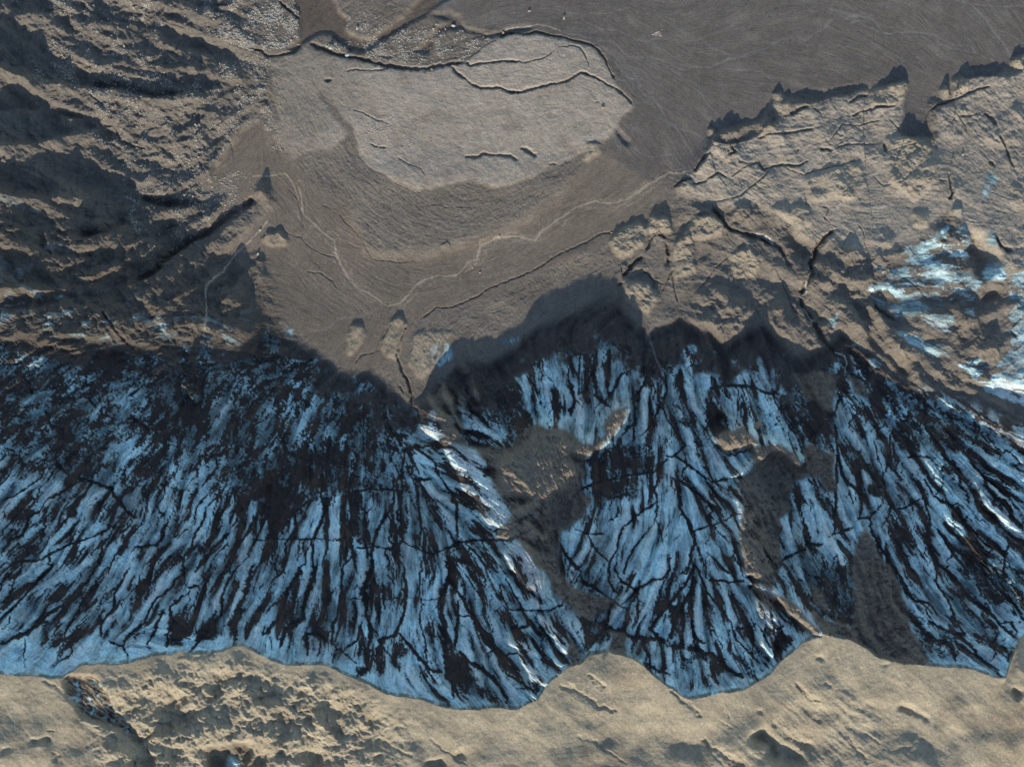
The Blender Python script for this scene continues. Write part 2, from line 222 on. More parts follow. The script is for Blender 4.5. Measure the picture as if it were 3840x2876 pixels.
# dark patches on the ice (row, col, polygon, density)
DP = [(3,0,[(1680,480),(1800,350),(1850,560),(1760,620),(1640,640),(1560,690)],1),(3,0,[(340,480),(400,430),(400,600),(350,620)],1),(3,0,[(1410,430),(1480,380),(1560,480),(1500,620),(1400,650)],.95),(3,1,[(1180,620),(1140,790),(1210,860),(1270,720),(1240,600)],1),(3,1,[(1590,740),(1700,700),(1830,900),(1930,1050),(1860,1090),(1750,1040),(1640,960),(1590,880)],1),(3,1,[(480,430),(560,480),(630,540),(560,640),(510,580)],1),(3,1,[(860,820),(950,830),(930,900),(870,890)],1),
(2,2,[(660,720),(780,640),(960,600),(1180,560),(1220,650),(1200,760),(1240,800),(1050,840),(800,900),(680,860)],.78),(2,2,[(720,930),(1080,850),(1090,980),(1050,1060),(760,1010)],.9),(2,2,[(1660,260),(1740,240),(1810,380),(1830,500),(1700,480),(1650,330)],.95),(2,2,[(0,150),(130,150),(200,400),(130,560),(0,660)],.9),(2,2,[(1250,150),(1400,200),(1350,300),(1500,420),(1600,520),(1400,420),(1280,250)],.7),
(3,2,[(500,330),(700,430),(860,520),(830,690),(700,560),(600,430)],.8),(3,2,[(1520,700),(1640,710),(1800,790),(1940,900),(1900,900),(1780,850),(1700,850),(1600,760),(1500,860),(1440,850)],1),(3,2,[(1330,300),(1440,300),(1440,560),(1340,600)],.7),
(2,3,[(200,180),(440,200),(640,330),(560,430),(400,560),(380,430),(240,340),(190,260)],.8),(2,3,[(400,560),(640,340),(640,480),(620,660),(480,600)],.85),(2,3,[(900,0),(1050,60),(1060,330),(1000,420),(920,250)],.9),(2,3,[(1090,470),(1330,440),(1350,660),(1240,680),(1200,600)],.75),(2,3,[(1540,680),(1640,760),(1710,850),(1560,800)],.95),(2,3,[(490,1030),(620,1040),(610,1150),(530,1140)],.9),(2,3,[(890,930),(1050,890),(1060,1050),(900,1020)],.95),(2,3,[(740,740),(880,740),(900,790),(800,800)],.9),(2,3,[(1600,1230),(1900,1500),(1900,1657),(1750,1657)],.75),
(3,3,[(380,0),(560,0),(800,0),(800,480),(560,400),(440,330)],.78),(3,3,[(0,0),(110,0),(200,120),(120,130)],.6),(3,3,[(1240,330),(1640,600),(1700,800),(1500,800),(1300,640)],.72),(3,3,[(1640,0),(2209,0),(2209,500),(2000,440),(1750,250)],.62),(3,3,[(1700,300),(2000,450),(1990,800),(1800,700),(1650,550)],.5),(3,3,[(170,560),(370,600),(300,680),(200,780),(140,620)],.95),
(2,1,[(120,930),(280,940),(350,1060),(220,1280),(130,1300)],.9),(2,1,[(800,970),(870,970),(990,1400),(870,1440),(800,1300)],.8),(2,1,[(1220,900),(1330,900),(1380,1200),(1370,1480),(1240,1300)],.85),(2,1,[(560,640),(800,560),(760,900),(600,930)],.9),(2,1,[(400,850),(1000,880),(1190,960),(850,960),(560,960)],.85),
(2,0,[(1130,700),(1370,640),(1450,720),(1330,880),(1120,860)],1),(2,0,[(560,1150),(690,1000),(640,1180),(590,1210)],1),(2,0,[(380,360),(560,390),(620,560),(520,560)],.95),(2,0,[(1480,240),(1650,250),(1680,420),(1520,440)],.95),(2,0,[(0,0),(1400,0),(1560,160),(1200,250),(700,150),(500,150),(0,230)],.72)]
# sandy or silty debris lying on the ice (row, col, polygon, lit-sand weight)
SP = [(3,2,[(300,0),(400,20),(560,180),(650,230),(880,260),(900,320),(780,400),(700,440),(560,360),(450,260),(380,200)]),(3,2,[(870,530),(970,580),(990,700),(860,690)]),(3,2,[(540,600),(600,700),(600,790),(520,820),(500,700)]),(2,3,[(-40,620),(100,600),(300,650),(380,760),(400,850),(290,930),(270,1010),(280,1100),(200,1200),(180,1280),(130,1400),(100,1657),(-60,1657)]),
(2,3,[(400,580),(560,650),(640,650),(620,800),(640,980),(570,960),(520,870),(400,850)]),(2,3,[(850,1300),(920,1320),(1000,1500),(1100,1660),(800,1660),(810,1400)]),(2,3,[(320,0),(640,0),(640,220),(600,330),(400,200)]),(2,3,[(740,40),(900,80),(900,190),(820,150)]),
(3,3,[(810,-5),(1090,-5),(1160,150),(1240,330),(1260,500),(1380,720),(1450,810),(1200,800),(990,740),(850,640),(760,595),(560,570),(440,380),(800,490)]),(3,3,[(410,120),(470,180),(560,260),(580,370),(480,320)]),
(2,2,[(-260,620),(-100,600),(0,620),(130,500),(280,440),(450,460),(560,540),(700,600),(830,500),(800,430),(870,320),(1000,250),(960,370),(900,470),(780,580),(640,720),(640,860),(620,960),(700,1030),(620,1180),(520,1240),(430,1380),(420,1640),(300,1640),(200,1500),(100,1380),(-60,1350),(-80,1300),(60,1180),(-20,1060),(-100,900),(-160,760)]),
(2,2,[(1740,520),(1950,440),(2090,590),(1960,620),(1800,650)]),(2,2,[(2209,600),(2100,700),(1980,830),(1920,880),(1950,1000),(1960,1150),(1950,1300),(1920,1400),(2000,1657),(2270,1657),(2270,600)]),
(3,2,[(1930,0),(2209,0),(2209,200),(2120,140),(2000,60)]),(3,3,[(0,60),(0,160),(300,300),(540,560),(480,560),(200,350),(60,330),(-40,200)]),
(2,1,[(1400,170),(1500,200),(1600,330),(1700,480),(1770,590),(1600,590),(1560,400),(1480,260)]),(2,1,[(1340,-20),(1560,60),(1650,200),(1760,480),(1740,490),(1620,330),(1500,190),(1360,150)]),(2,1,[(1790,40),(1850,120),(1890,280),(1830,200)]),(2,1,[(1690,170),(1740,240),(1770,320),(1710,250)]),
(2,1,[(-2000,-2000),(-2000,-1999),(-1999,-1999)])]
# ice showing beyond the toe
IP = [(1,3,[(1250,1330),(1560,1400),(1750,1560),(1900,1700),(2400,1900),(2400,1080),(2209,1060),(2080,1230),(2130,1330),(2000,1480),(1860,1440),(1640,1380)],.5),(1,3,[(1000,600),(1100,550),(1250,490),(1470,400),(1720,240),(1750,400),(1740,560),(1860,740),(1800,900),(1790,1160),(1600,1200),(1350,1130),(1160,1080),(1000,950),(920,870),(940,800)],.62),(1,3,[(1140,1190),(1350,1230),(1400,1290),(1560,1330),(1480,1390),(1300,1340)],.3),(1,3,[(2060,1210),(2209,1100),(2330,1100),(2500,1657),(1900,1657),(2000,1480),(2209,1390),(2130,1300)],.25),(1,3,[(1880,450),(1950,360),(1990,450),(1950,500)],.2),(1,3,[(2120,660),(2209,600),(2300,600),(2300,1100),(2110,1110),(2090,850)],.45),(1,3,[(1850,760),(1900,640),(2050,640),(2040,780),(1900,780)],.3),(1,3,[(570,1010),(660,1030),(700,1090),(640,1180)],.3),
(0,3,[(1900,1400),(1980,1480),(1960,1600),(1880,1650)],.3),(1,0,[(0,70),(120,90),(300,180),(320,210),(200,190),(0,140)],.3),(1,0,[(490,440),(560,470),(680,480),(560,530),(420,520),(400,580),(370,500)],.35),(1,0,[(0,560),(70,640),(120,780),(0,800)],.3),(1,0,[(80,700),(180,640),(280,650),(160,740)],.3),(1,0,[(0,980),(200,970),(200,1060),(330,990),(60,1100),(0,1150)],.45),(1,0,[(450,900),(530,920),(470,960)],.2),(1,1,[(1440,1310),(1600,1290),(1660,1370),(1560,1500),(1460,1420)],.4),(1,1,[(240,1200),(340,1180),(350,1220),(270,1260)],.3),(1,1,[(2040,1250),(2209,1250),(2209,1290),(2080,1290)],.3),(1,2,[(0,1250),(60,1260),(0,1300)],.3),(1,2,[(1210,420),(1280,440),(1240,460)],.4)]
DEN = [([(-300,1200),(1000,1200),(1550,1490),(1570,1760),(1480,1840),(900,1870),(500,1830),(-300,1660)],.64),([(-300,1150),(1000,1190),(1400,1370),(1540,1520),(1400,1580),(700,1560),(-300,1430)],.74),([(650,1400),(1450,1400),(1560,1560),(1540,1800),(1000,1900),(700,1700)],.66),([(0,2330),(300,2440),(900,2360),(1000,2400),(1300,2470),(1600,2560),(1900,4300),(1900,2680),(0,4300)],.08),
([(1900,1250),(2450,1150),(3050,1280),(3200,1450),(2900,1500),(2600,1420),(2450,1450),(2300,1350),(1900,1400)],.93),([(1900,1370),(2300,1290),(2460,1400),(2460,1500),(2350,1500),(2000,1560),(1880,1500)],.42),([(1620,1340),(1900,1300),(1960,1650),(1850,1600),(1700,1450)],.85),([(2560,1320),(2900,1330),(3000,1500),(2950,1620),(2700,1600),(2500,1500)],.35),
([(3050,1300),(3500,1430),(3800,1650),(3780,1680),(3500,1600),(3350,1560),(3200,1450)],.62),([(3300,1450),(3700,1560),(3600,1700),(3400,1700),(3300,1600)],.6),([(2200,1900),(2600,1850),(2750,2100),(2700,2200),(2200,2150)],.14),([(3350,1700),(3840,1700),(3840,3300),(3500,2200)],.33),([(2500,2130),(2900,2100),(2900,2500),(2500,2500)],.38)]
# relief beyond the toe: ridges (row, col, points, heights, reach on the far (up) side, reach on the near side)
RG = [(0,0,[(-500,470),(0,560),(150,640),(300,680),(720,745),(960,760),(1270,830),(1500,800),(1760,750),(1920,680)],[95,95,80,45,36,36,46,42,24,8],14,75),
(0,0,[(-400,960),(150,930),(400,900)],[40,34,14],10,50),(0,0,[(470,960),(600,990),(720,985)],[14,34,10],9,30),(0,0,[(-300,1200),(0,1210),(280,1215),(500,1150),(760,1100),(840,1040)],[60,52,50,34,26,12],12,60),(0,0,[(0,1290),(90,1370),(280,1450),(420,1510)],[14,26,24,8],7,40),
(1,0,[(-400,60),(0,60),(300,110),(600,90),(860,50)],[60,55,50,40,10],14,60),(1,0,[(1130,80),(1260,150),(1380,190),(1520,190),(1700,140)],[6,26,34,30,8],8,45),(1,0,[(980,880),(1090,830),(1250,760),(1400,620),(1560,490),(1700,420),(1840,300),(2050,150)],[18,34,40,34,30,26,20,10],7,75),
(1,0,[(560,440),(700,445),(850,400),(960,370),(1080,320)],[14,46,46,36,10],10,55),(1,0,[(-300,380),(0,350),(370,345),(480,400),(570,450)],[30,20,14,16,10],6,40),(1,0,[(-300,870),(0,850),(300,820),(480,850)],[40,36,26,10],10,35),(1,0,[(1300,1010),(1400,960),(1520,890),(1700,800)],[8,22,20,6],6,45),(1,0,[(1760,1010),(1900,880),(2000,740),(2150,610)],[14,20,18,6],6,50),(1,0,[(620,760),(800,740),(900,680),(1010,660),(1110,740)],[8,18,20,26,14],6,28),(1,0,[(1360,470),(1180,440),(1000,500)],[8,24,16],8,30),(1,0,[(640,680),(720,720),(850,720)],[6,12,6],5,20),
(0,0,[(0,20),(140,130),(300,130),(500,120)],[30,34,36,10],10,60),(0,0,[(560,150),(700,200),(1100,200)],[6,16,6],7,40),(0,0,[(1200,540),(1400,560),(1560,560),(1680,590)],[8,15,15,12],6,40),(0,0,[(1180,240),(1330,280),(1440,430)],[6,14,8],7,30),(0,0,[(1350,1260),(1400,1310),(1480,1380)],[5,14,5],5,22),(0,0,[(1520,1280),(1600,1350)],[10,5],5,22),(0,0,[(1740,45),(1840,55),(1960,25)],[6,14,5],5,30),
(1,0,[(0,110),(0,110)],0,5,5),(0,0,[(1400,1190),(1600,1160),(1680,1070),(1800,1090)],[5,12,12,5],5,40),(1,3,[(900,960),(960,1030),(1060,1140),(1180,1260),(1170,1340),(1280,1400)],[10,20,22,20,16,8],6,60)]
# scarps: near side stands higher and fades away (row, col, points, height, fade)
SCP = [(0,2,[(1640,1125),(1720,1185),(1850,1195),(1990,1172),(2209,1060)],17,260),(0,3,[(0,1120),(100,1040),(200,990)],15,220),(0,3,[(230,800),(340,850),(430,870),(560,825),(700,795),(880,745),(950,765)],15,240),(0,3,[(1000,760),(1060,730),(1150,690),(1260,680)],12,90),(0,2,[(1665,1085),(1700,1065),(1740,1095)],13,25),(0,3,[(110,790),(170,750),(215,780)],13,25),
(0,3,[(1500,720),(1570,710),(1600,760)],12,60),(0,3,[(1600,650),(1680,620),(1730,660),(1830,640),(1950,640),(2050,650),(2209,590),(2600,500)],20,260),(0,3,[(2090,540),(2130,480),(2209,465),(2500,430)],12,90),(0,2,[(1540,1440),(1600,1370),(1680,1290),(1720,1290)],13,90),(0,2,[(1380,1565),(1460,1510),(1540,1480)],13,120),(0,3,[(940,900),(1080,900),(1180,870)],14,90),(0,3,[(1180,1110),(1230,1105),(1280,1150),(1380,1100),(1420,1160),(1520,1190)],11,120),
(1,2,[(1080,720),(1160,730),(1230,820)],10,60),(1,2,[(1190,410),(1250,385),(1330,440)],14,60),(1,2,[(1400,450),(1500,410),(1560,480)],14,70),(1,2,[(1570,240),(1680,228),(1780,270)],10,70),(1,2,[(1840,570),(1960,530),(2010,600)],9,50),(1,2,[(1190,230),(1240,225),(1340,270)],8,40),(1,2,[(950,620),(1020,690),(1140,580)],10,50),(1,2,[(1430,700),(1560,690)],7,30),
(1,1,[(1140,1110),(1200,1075),(1260,1120)],6,70),(1,1,[(790,1170),(830,1140),(900,1145),(930,1210)],5,60),(1,1,[(70,440),(130,395),(210,385),(290,450)],9,35),(1,0,[(2120,610),(2209,620)],12,60),(0,1,[(30,870),(80,855),(140,890)],9,40),(1,1,[(1540,500),(1600,465),(1640,510)],6,30),
(1,3,[(730,960),(800,935),(850,960)],9,60),(1,3,[(1330,440),(1400,460)],6,40),(1,3,[(1600,200),(1710,190)],14,50),(1,3,[(2090,1210),(2160,1120),(2209,1080)],9,40),(1,3,[(540,780),(600,790),(620,830)],8,20),(1,3,[(770,820),(800,830)],9,15)]
# crevasses and cut banks beyond the toe (row, col, points, width, depth)
CR = [(1,0,[(1100,790),(1250,730),(1400,590),(1560,460),(1700,395),(1840,285),(2050,150),(2090,80)],24,24),(1,0,[(1150,90),(1300,140),(1480,150),(1690,130)],30,20),(0,0,[(720,700),(960,710),(1150,760),(1270,800),(1500,780)],26,20),(1,0,[(620,400),(760,400),(900,350),(1060,270)],30,18),
(1,3,[(650,350),(560,430),(490,510),(480,590),(440,640),(460,720),(410,790),(360,920),(370,990),(440,1080),(450,1110)],17,15),(1,3,[(450,1110),(530,1220),(560,1300),(640,1380),(720,1400),(745,1470),(730,1540)],20,14),(1,3,[(0,400),(90,440),(180,500),(240,590),(280,680)],16,10),(1,2,[(1700,140),(1790,290),(1850,350),(1960,400),(2100,415),(2209,490)],14,9),(0,1,[(460,350),(560,400),(700,460),(860,480),(1000,520),(1160,555),(1300,570),(1430,570),(1560,545),(1760,510)],12,14),(0,1,[(1760,510),(1790,545),(1900,530),(2080,500),(2209,515)],7,9),(0,2,[(0,510),(130,515),(260,495),(330,460),(390,420)],5,7),(0,1,[(1760,510),(1870,410),(2040,310)],4,5),(0,1,[(2040,310),(2090,285),(2209,275)],8,9),(0,2,[(0,275),(150,290),(240,265),(340,290),(450,300),(560,330),(690,370),(760,420),(830,510),(850,580),(900,660)],7,8),
(0,1,[(1640,545),(1680,610),(1790,680),(1900,735),(2040,735),(2150,765),(2209,765)],9,11),(0,2,[(0,740),(100,765),(200,745),(330,705),(480,680),(620,600),(700,630)],8,9),(0,2,[(620,600),(700,630),(830,700),(930,750),(1060,875)],7,8),(0,2,[(410,395),(520,375),(600,390),(650,450),(690,560)],6,7),
(0,1,[(0,405),(60,420),(120,460),(250,450),(340,430),(400,370)],8,9),(0,1,[(640,300),(700,340),(770,390),(830,440)],7,8),(0,1,[(750,590),(850,575),(970,590),(1080,575),(1140,560)],6,7),(0,1,[(580,680),(650,650)],9,10),(0,1,[(200,0),(270,60),(350,130),(380,170)],10,12),(0,1,[(1180,1295),(1290,1360),(1380,1400),(1430,1440)],6,6),(0,1,[(960,1190),(1030,1210),(1120,1225)],7,7),(0,1,[(1740,1300),(1830,1300),(1900,1280),(1970,1290),(2050,1280),(2120,1300),(2209,1330)],9,8),(0,2,[(110,1220),(180,1250),(260,1310)],12,11),(0,2,[(340,1370),(420,1355)],7,7),(0,2,[(670,1180),(740,1180),(780,1195)],6,8),(0,2,[(700,850),(780,850)],5,5),(0,1,[(810,900),(900,930),(1020,1000),(1140,1030)],5,5),
(0,3,[(270,960),(340,910),(430,870)],13,14),(0,3,[(440,880),(560,965)],6,8),(0,3,[(780,970),(860,930),(980,890),(1100,890)],7,9),(0,3,[(750,860),(830,800),(930,790)],8,8),(0,3,[(0,1150),(100,1110),(220,1110),(350,1080),(480,1060)],7,8),(0,3,[(580,1190),(700,1040),(850,1040),(950,1000),(1030,1000)],5,7),(0,3,[(640,1230),(760,1200),(870,1190),(1000,1200)],6,8),(0,3,[(0,1340),(60,1400),(200,1360),(350,1370),(430,1330)],8,10),(0,3,[(200,1370),(380,1450),(560,1400),(700,1370),(840,1320)],5,7),(0,3,[(1080,970),(1160,1060),(1180,1100)],6,7),(0,3,[(1050,1150),(1090,1290)],10,12),(0,3,[(1100,1250),(1200,1220),(1330,1180)],5,6),(0,3,[(950,1450),(1050,1540),(1200,1500),(1300,1400)],5,6),(0,3,[(1580,1400),(1620,1600),(1600,1657)],9,10),(0,3,[(510,1240),(580,1235),(630,1250)],9,10),(0,3,[(1400,930),(1550,860),(1700,800),(1800,740),(1950,720)],7,9),(0,3,[(1410,900),(1400,1000)],5,6),(0,3,[(1870,940),(1940,980),(1990,1050)],14,12),(0,3,[(1640,960),(1760,960),(1850,940)],8,5),(0,3,[(2010,1100),(2050,1200),(2100,1330),(2130,1400)],9,10),(0,3,[(340,1240),(350,1250)],9,9),(0,3,[(1640,930),(1730,1050),(1740,1100)],5,5),(0,3,[(1920,1320),(1980,1390)],12,9),(0,3,[(1500,1490),(1580,1500)],9,8),
(0,2,[(1510,1520),(1640,1500),(1750,1430),(1840,1470)],7,9),(0,2,[(1840,1470),(1950,1400),(2090,1340)],6,8),(0,2,[(1550,1430),(1600,1360),(1690,1260)],10,12),(0,2,[(1380,1560),(1460,1500),(1540,1470)],10,12),(0,2,[(1920,1460),(1960,1570)],5,5),(0,2,[(1860,1657),(1970,1590),(2080,1500),(2209,1390)],6,8),(0,2,[(1900,1310),(1990,1360),(2100,1340),(2150,1400)],5,6),(0,2,[(1860,1200),(1890,1260),(1820,1280)],8,10),(0,2,[(2160,1140),(2170,1220)],3,3),
(1,2,[(0,785),(210,700),(330,620),(450,560),(620,480),(770,400),(900,370)],6,8),(1,1,[(1350,1120),(1520,1000),(1650,995),(1750,960),(1830,920),(1950,840),(2209,750)],6,8),(1,2,[(960,750),(1010,680),(1080,610),(1140,580)],13,16),(1,2,[(960,740),(950,640)],6,8),(1,2,[(1150,540),(1190,440),(1240,390),(1330,440)],8,10),(1,2,[(1330,460),(1340,560),(1340,640)],10,14),(1,2,[(1280,900),(1280,800),(1200,760),(1120,690)],6,8),(1,2,[(1570,240),(1680,230),(1780,270),(1830,340),(1900,380)],7,9),(1,2,[(1710,160),(1800,270),(1850,340),(1960,390),(2100,410),(2209,480)],7,8),(1,2,[(1820,370),(1850,430),(1910,480)],5,6),(1,2,[(1960,530),(2000,510),(2020,600)],5,6),(1,2,[(1560,880),(1680,740),(1780,630),(1860,560)],5,6),(1,2,[(1700,130),(1850,110),(1970,60)],5,6),(1,2,[(910,840),(960,780)],8,8),(1,2,[(1270,930),(1350,720),(1370,700),(1400,900),(1420,960)],6,8),
(1,1,[(1270,1130),(1220,1250),(1190,1400),(1230,1520),(1290,1630)],7,9),(2,1,[(1190,60),(1260,180)],6,8),(2,1,[(1230,0),(1280,80),(1310,180),(1310,280)],8,10),(1,1,[(1060,1280),(1110,1180),(1140,1130)],5,6),(1,1,[(820,1480),(900,1400),(1050,1350),(1070,1280)],5,6),(1,1,[(1330,1180),(1320,1300),(1290,1400)],5,7),
(1,1,[(160,160),(190,210),(200,330),(300,400),(400,420),(480,510),(600,570),(690,590)],4,4),(1,1,[(420,690),(560,720),(660,790),(700,850)],4,4),(1,1,[(550,150),(680,190),(760,290),(860,380),(930,490),(980,590),(1050,620),(1440,620)],5,4),(1,1,[(270,0),(350,90),(400,200),(415,380)],5,4),(1,1,[(470,600),(540,640),(560,690)],3,3),(1,1,[(1340,170),(1500,150),(1650,180)],3,3),
(1,3,[(650,350),(560,430),(490,510),(480,590),(440,640),(460,720)],8,10),(1,3,[(410,790),(350,920),(360,990),(430,1060),(450,1110)],10,8),(1,3,[(450,1110),(530,1220),(560,1300),(640,1380),(720,1400),(745,1470),(730,1540)],11,10),(1,3,[(130,660),(210,790),(260,940),(310,1030),(390,1090)],5,6),(1,3,[(0,420),(90,460),(180,520),(240,600)],7,8),(1,3,[(830,310),(880,370),(890,460),(930,530)],5,7),(1,3,[(750,370),(790,400)],6,7),(1,3,[(540,160),(590,180),(560,260),(620,310)],6,7),(1,3,[(390,60),(410,140),(450,170)],6,8),(1,3,[(1580,110),(1620,60),(1610,0)],9,11),(1,3,[(870,770),(910,830),(920,900)],4,3),(1,3,[(960,940),(1000,1010),(1160,1130)],10,12),(1,3,[(220,1210),(310,1090),(360,1080)],4,4),(1,3,[(1980,400),(2010,490),(2140,550)],12,14),(1,3,[(1240,470),(1340,600)],6,6),(1,3,[(1180,740),(1300,820),(1400,920),(1500,950)],6,6),(1,3,[(2090,1180),(2160,1270)],9,10),
(0,0,[(840,1030),(940,1050),(1000,1160),(1100,1210),(1220,1240)],8,10),(0,0,[(1220,1240),(1220,1400)],4,5),(0,0,[(1330,130),(1380,190),(1520,240),(1600,370)],5,6),(0,0,[(1280,60),(1340,110),(1370,130),(1450,110)],4,5),(0,0,[(1600,370),(1690,390),(1830,530)],4,4),(0,0,[(740,780),(800,820),(860,880)],6,7),(0,0,[(640,760),(720,830)],5,6),(0,0,[(2050,400),(2209,430)],7,8),(0,0,[(1880,1130),(1930,1230),(1945,1330)],5,5),(0,0,[(1230,560),(1300,570)],6,6),(0,0,[(1500,740),(1510,800)],8,6),(0,0,[(1740,40),(1920,50)],9,9),(0,0,[(1780,95),(1880,95)],6,6),(0,0,[(680,0),(690,80)],14,12),
(1,0,[(830,1020),(900,1110),(1000,1240),(1090,1340),(1200,1390),(1310,1450),(1400,1560),(1520,1657)],8,12),(2,0,[(1400,0),(1500,70),(1550,140),(1545,210)],12,14),(1,0,[(640,680),(760,790),(850,720)],6,7),(1,0,[(380,510),(430,580)],8,9),(1,0,[(1680,870),(1720,1000),(1700,1150)],5,6),(1,0,[(1780,1000),(1850,920),(1900,890)],10,11),(1,0,[(1920,990),(2080,1010)],5,5)]
PIT = [(1,3,[(220,290),(250,270),(290,262),(312,370),(400,450),(470,540),(400,612),(330,600),(270,500),(290,420),(280,320)],34),(1,3,[(1745,330),(1850,400),(1960,520),(2030,610),(1850,760),(1740,560)],42),(1,3,[(740,950),(850,960),(960,1100),(1080,1230),(1170,1340),(1240,1560),(1150,1500),(1000,1330),(900,1230),(830,1060)],30),(1,2,[(1030,720),(1150,720),(1230,830),(1220,870),(1120,800)],13),(1,2,[(1430,440),(1500,400),(1560,470),(1500,510)],14),(1,2,[(1310,600),(1370,590),(1350,660)],14),(1,3,[(1860,850),(1990,830),(2020,890),(1890,960)],18),(1,3,[(1370,1250),(1480,1250),(1470,1300),(1400,1320)],16),
(1,3,[(2000,1480),(1900,1500),(1860,1620),(1760,1560),(1900,1440)],14),(1,3,[(1730,1440),(1850,1400),(1900,1480),(1800,1540)],14),(1,3,[(500,690),(530,720),(560,760),(530,760)],8),
(3,0,[(540,900),(780,890),(900,1080),(980,1250),(1180,1400),(1180,1500),(1060,1390),(900,1300),(680,1200),(560,1060)],30),(3,0,[(1700,1500),(1790,1475),(1900,1500),(1960,1440),(2060,1430),(2110,1540),(2040,1620),(2050,1750),(1790,1750),(1740,1620)],48),(3,0,[(240,1420),(400,1420),(410,1460),(260,1450)],22),(3,0,[(1060,1640),(1180,1490),(1270,1550),(1250,1700),(1000,1700)],26),(3,0,[(0,1510),(100,1500),(0,1560)],16),(3,0,[(2060,1640),(2209,1500),(2209,1700)],30),(3,0,[(1400,1090),(1540,1070),(1480,1150)],14),(3,0,[(1860,1230),(1950,1300),(1890,1320)],22),
(3,1,[(60,970),(160,930),(120,990)],14),(3,1,[(210,1160),(280,1190),(230,1210)],14),(3,1,[(430,940),(470,930),(465,960)],12),(3,1,[(520,1020),(560,1015),(550,1045)],10),(3,1,[(1030,1400),(1060,1400),(1055,1435)],9),(3,1,[(750,1480),(780,1470),(770,1510)],10),(3,1,[(190,1560),(220,1490),(280,1530),(200,1580)],18),(3,1,[(1650,1560),(1740,1500),(1760,1580)],18),(3,1,[(1420,1620),(1560,1580),(1600,1700),(1450,1700)],20),(3,1,[(960,1560),(1060,1570),(1040,1610)],12),(3,1,[(0,1070),(150,1060),(160,1100),(20,1110)],14),
(3,2,[(2030,1430),(2120,1310),(2160,1420),(2209,1380),(2230,1500),(2130,1490)],34),(3,2,[(2130,1580),(2209,1480),(2260,1600),(2190,1620)],26),(3,3,[(-60,1440),(0,1330),(100,1450),(250,1470),(390,1560),(380,1640),(220,1660),(120,1590),(60,1470)],36),(3,3,[(1180,1150),(1210,1125),(1290,1180),(1430,1240),(1420,1260),(1270,1200)],22),(3,3,[(485,735),(550,740),(540,765),(500,765)],9),(3,3,[(1025,815),(1080,820),(1050,840)],8),(3,3,[(2120,980),(2170,990),(2209,1030),(2150,1100),(2130,1040)],26),(3,3,[(350,1430),(450,1480),(400,1540)],14),(3,3,[(0,1190),(80,1180),(60,1220)],8)]
# cuts in the pale sand
CS = [(3,0,[(1180,1420),(1340,1320),(1500,1240),(1650,1200)],22,26),(3,0,[(1700,1130),(1740,1080),(1880,1025)],11,16),(3,0,[(1930,1050),(2090,970)],9,13),(3,0,[(2110,1090),(2209,1080)],9,10),(3,0,[(1800,700),(1700,740),(1600,730),(1500,690)],9,7),(3,0,[(1350,1450),(1480,1400),(1640,1390)],11,13),(3,0,[(440,1620),(480,1550),(440,1530)],9,9),(3,0,[(370,1360),(460,1375)],6,7),(3,0,[(1580,970),(1660,970)],7,7),(3,0,[(350,920),(450,990),(540,1050)],8,7),(3,0,[(1240,920),(1280,940)],5,4),
(3,1,[(150,900),(240,945)],9,9),(3,1,[(330,1130),(380,1210),(430,1200),(480,1230)],8,10),(3,1,[(480,1200),(560,1190),(620,1240)],9,12),(3,1,[(610,980),(680,1020),(780,1110)],8,7),(3,1,[(390,1400),(540,1400),(580,1420)],7,8),(3,1,[(1090,1480),(1290,1540),(1330,1590)],9,8),(3,1,[(870,1210),(960,1230)],9,6),(3,1,[(0,1420),(120,1440)],7,7),(3,1,[(480,1460),(620,1480),(690,1510)],7,7),(3,1,[(270,1090),(420,1140)],7,7),(3,1,[(360,880),(400,930)],6,6),(3,1,[(1420,1410),(1620,1530),(1800,1657)],6,6),
(3,2,[(440,990),(540,1000),(640,1060),(760,1150),(960,1220)],10,12),(3,2,[(650,880),(740,950),(820,1010)],8,9),(3,2,[(700,1430),(850,1540),(1000,1650)],5,6),(3,2,[(1360,1010),(1440,1080),(1580,1180),(1600,1240)],11,9),(3,2,[(1630,1390),(1690,1500),(1850,1580),(2000,1657)],13,14),(3,2,[(580,1380),(700,1430),(780,1450)],9,5),(3,2,[(1830,1250),(1850,1245)],7,7),(3,2,[(1750,1250),(1900,1350)],6,4),(3,3,[(305,970),(350,1010),(420,1060),(520,1110)],10,13),(3,3,[(560,940),(600,980),(620,990)],8,8),(3,3,[(1100,1540),(1200,1500),(1300,1470)],8,5),(3,3,[(200,1330),(330,1450),(380,1490)],11,12),(3,3,[(740,1400),(880,1560),(920,1657)],11,10),(3,3,[(100,1250),(170,1340)],9,9),(3,3,[(860,1360),(960,1430),(1040,1470)],6,5),(3,3,[(630,1020),(680,1030)],5,5)]
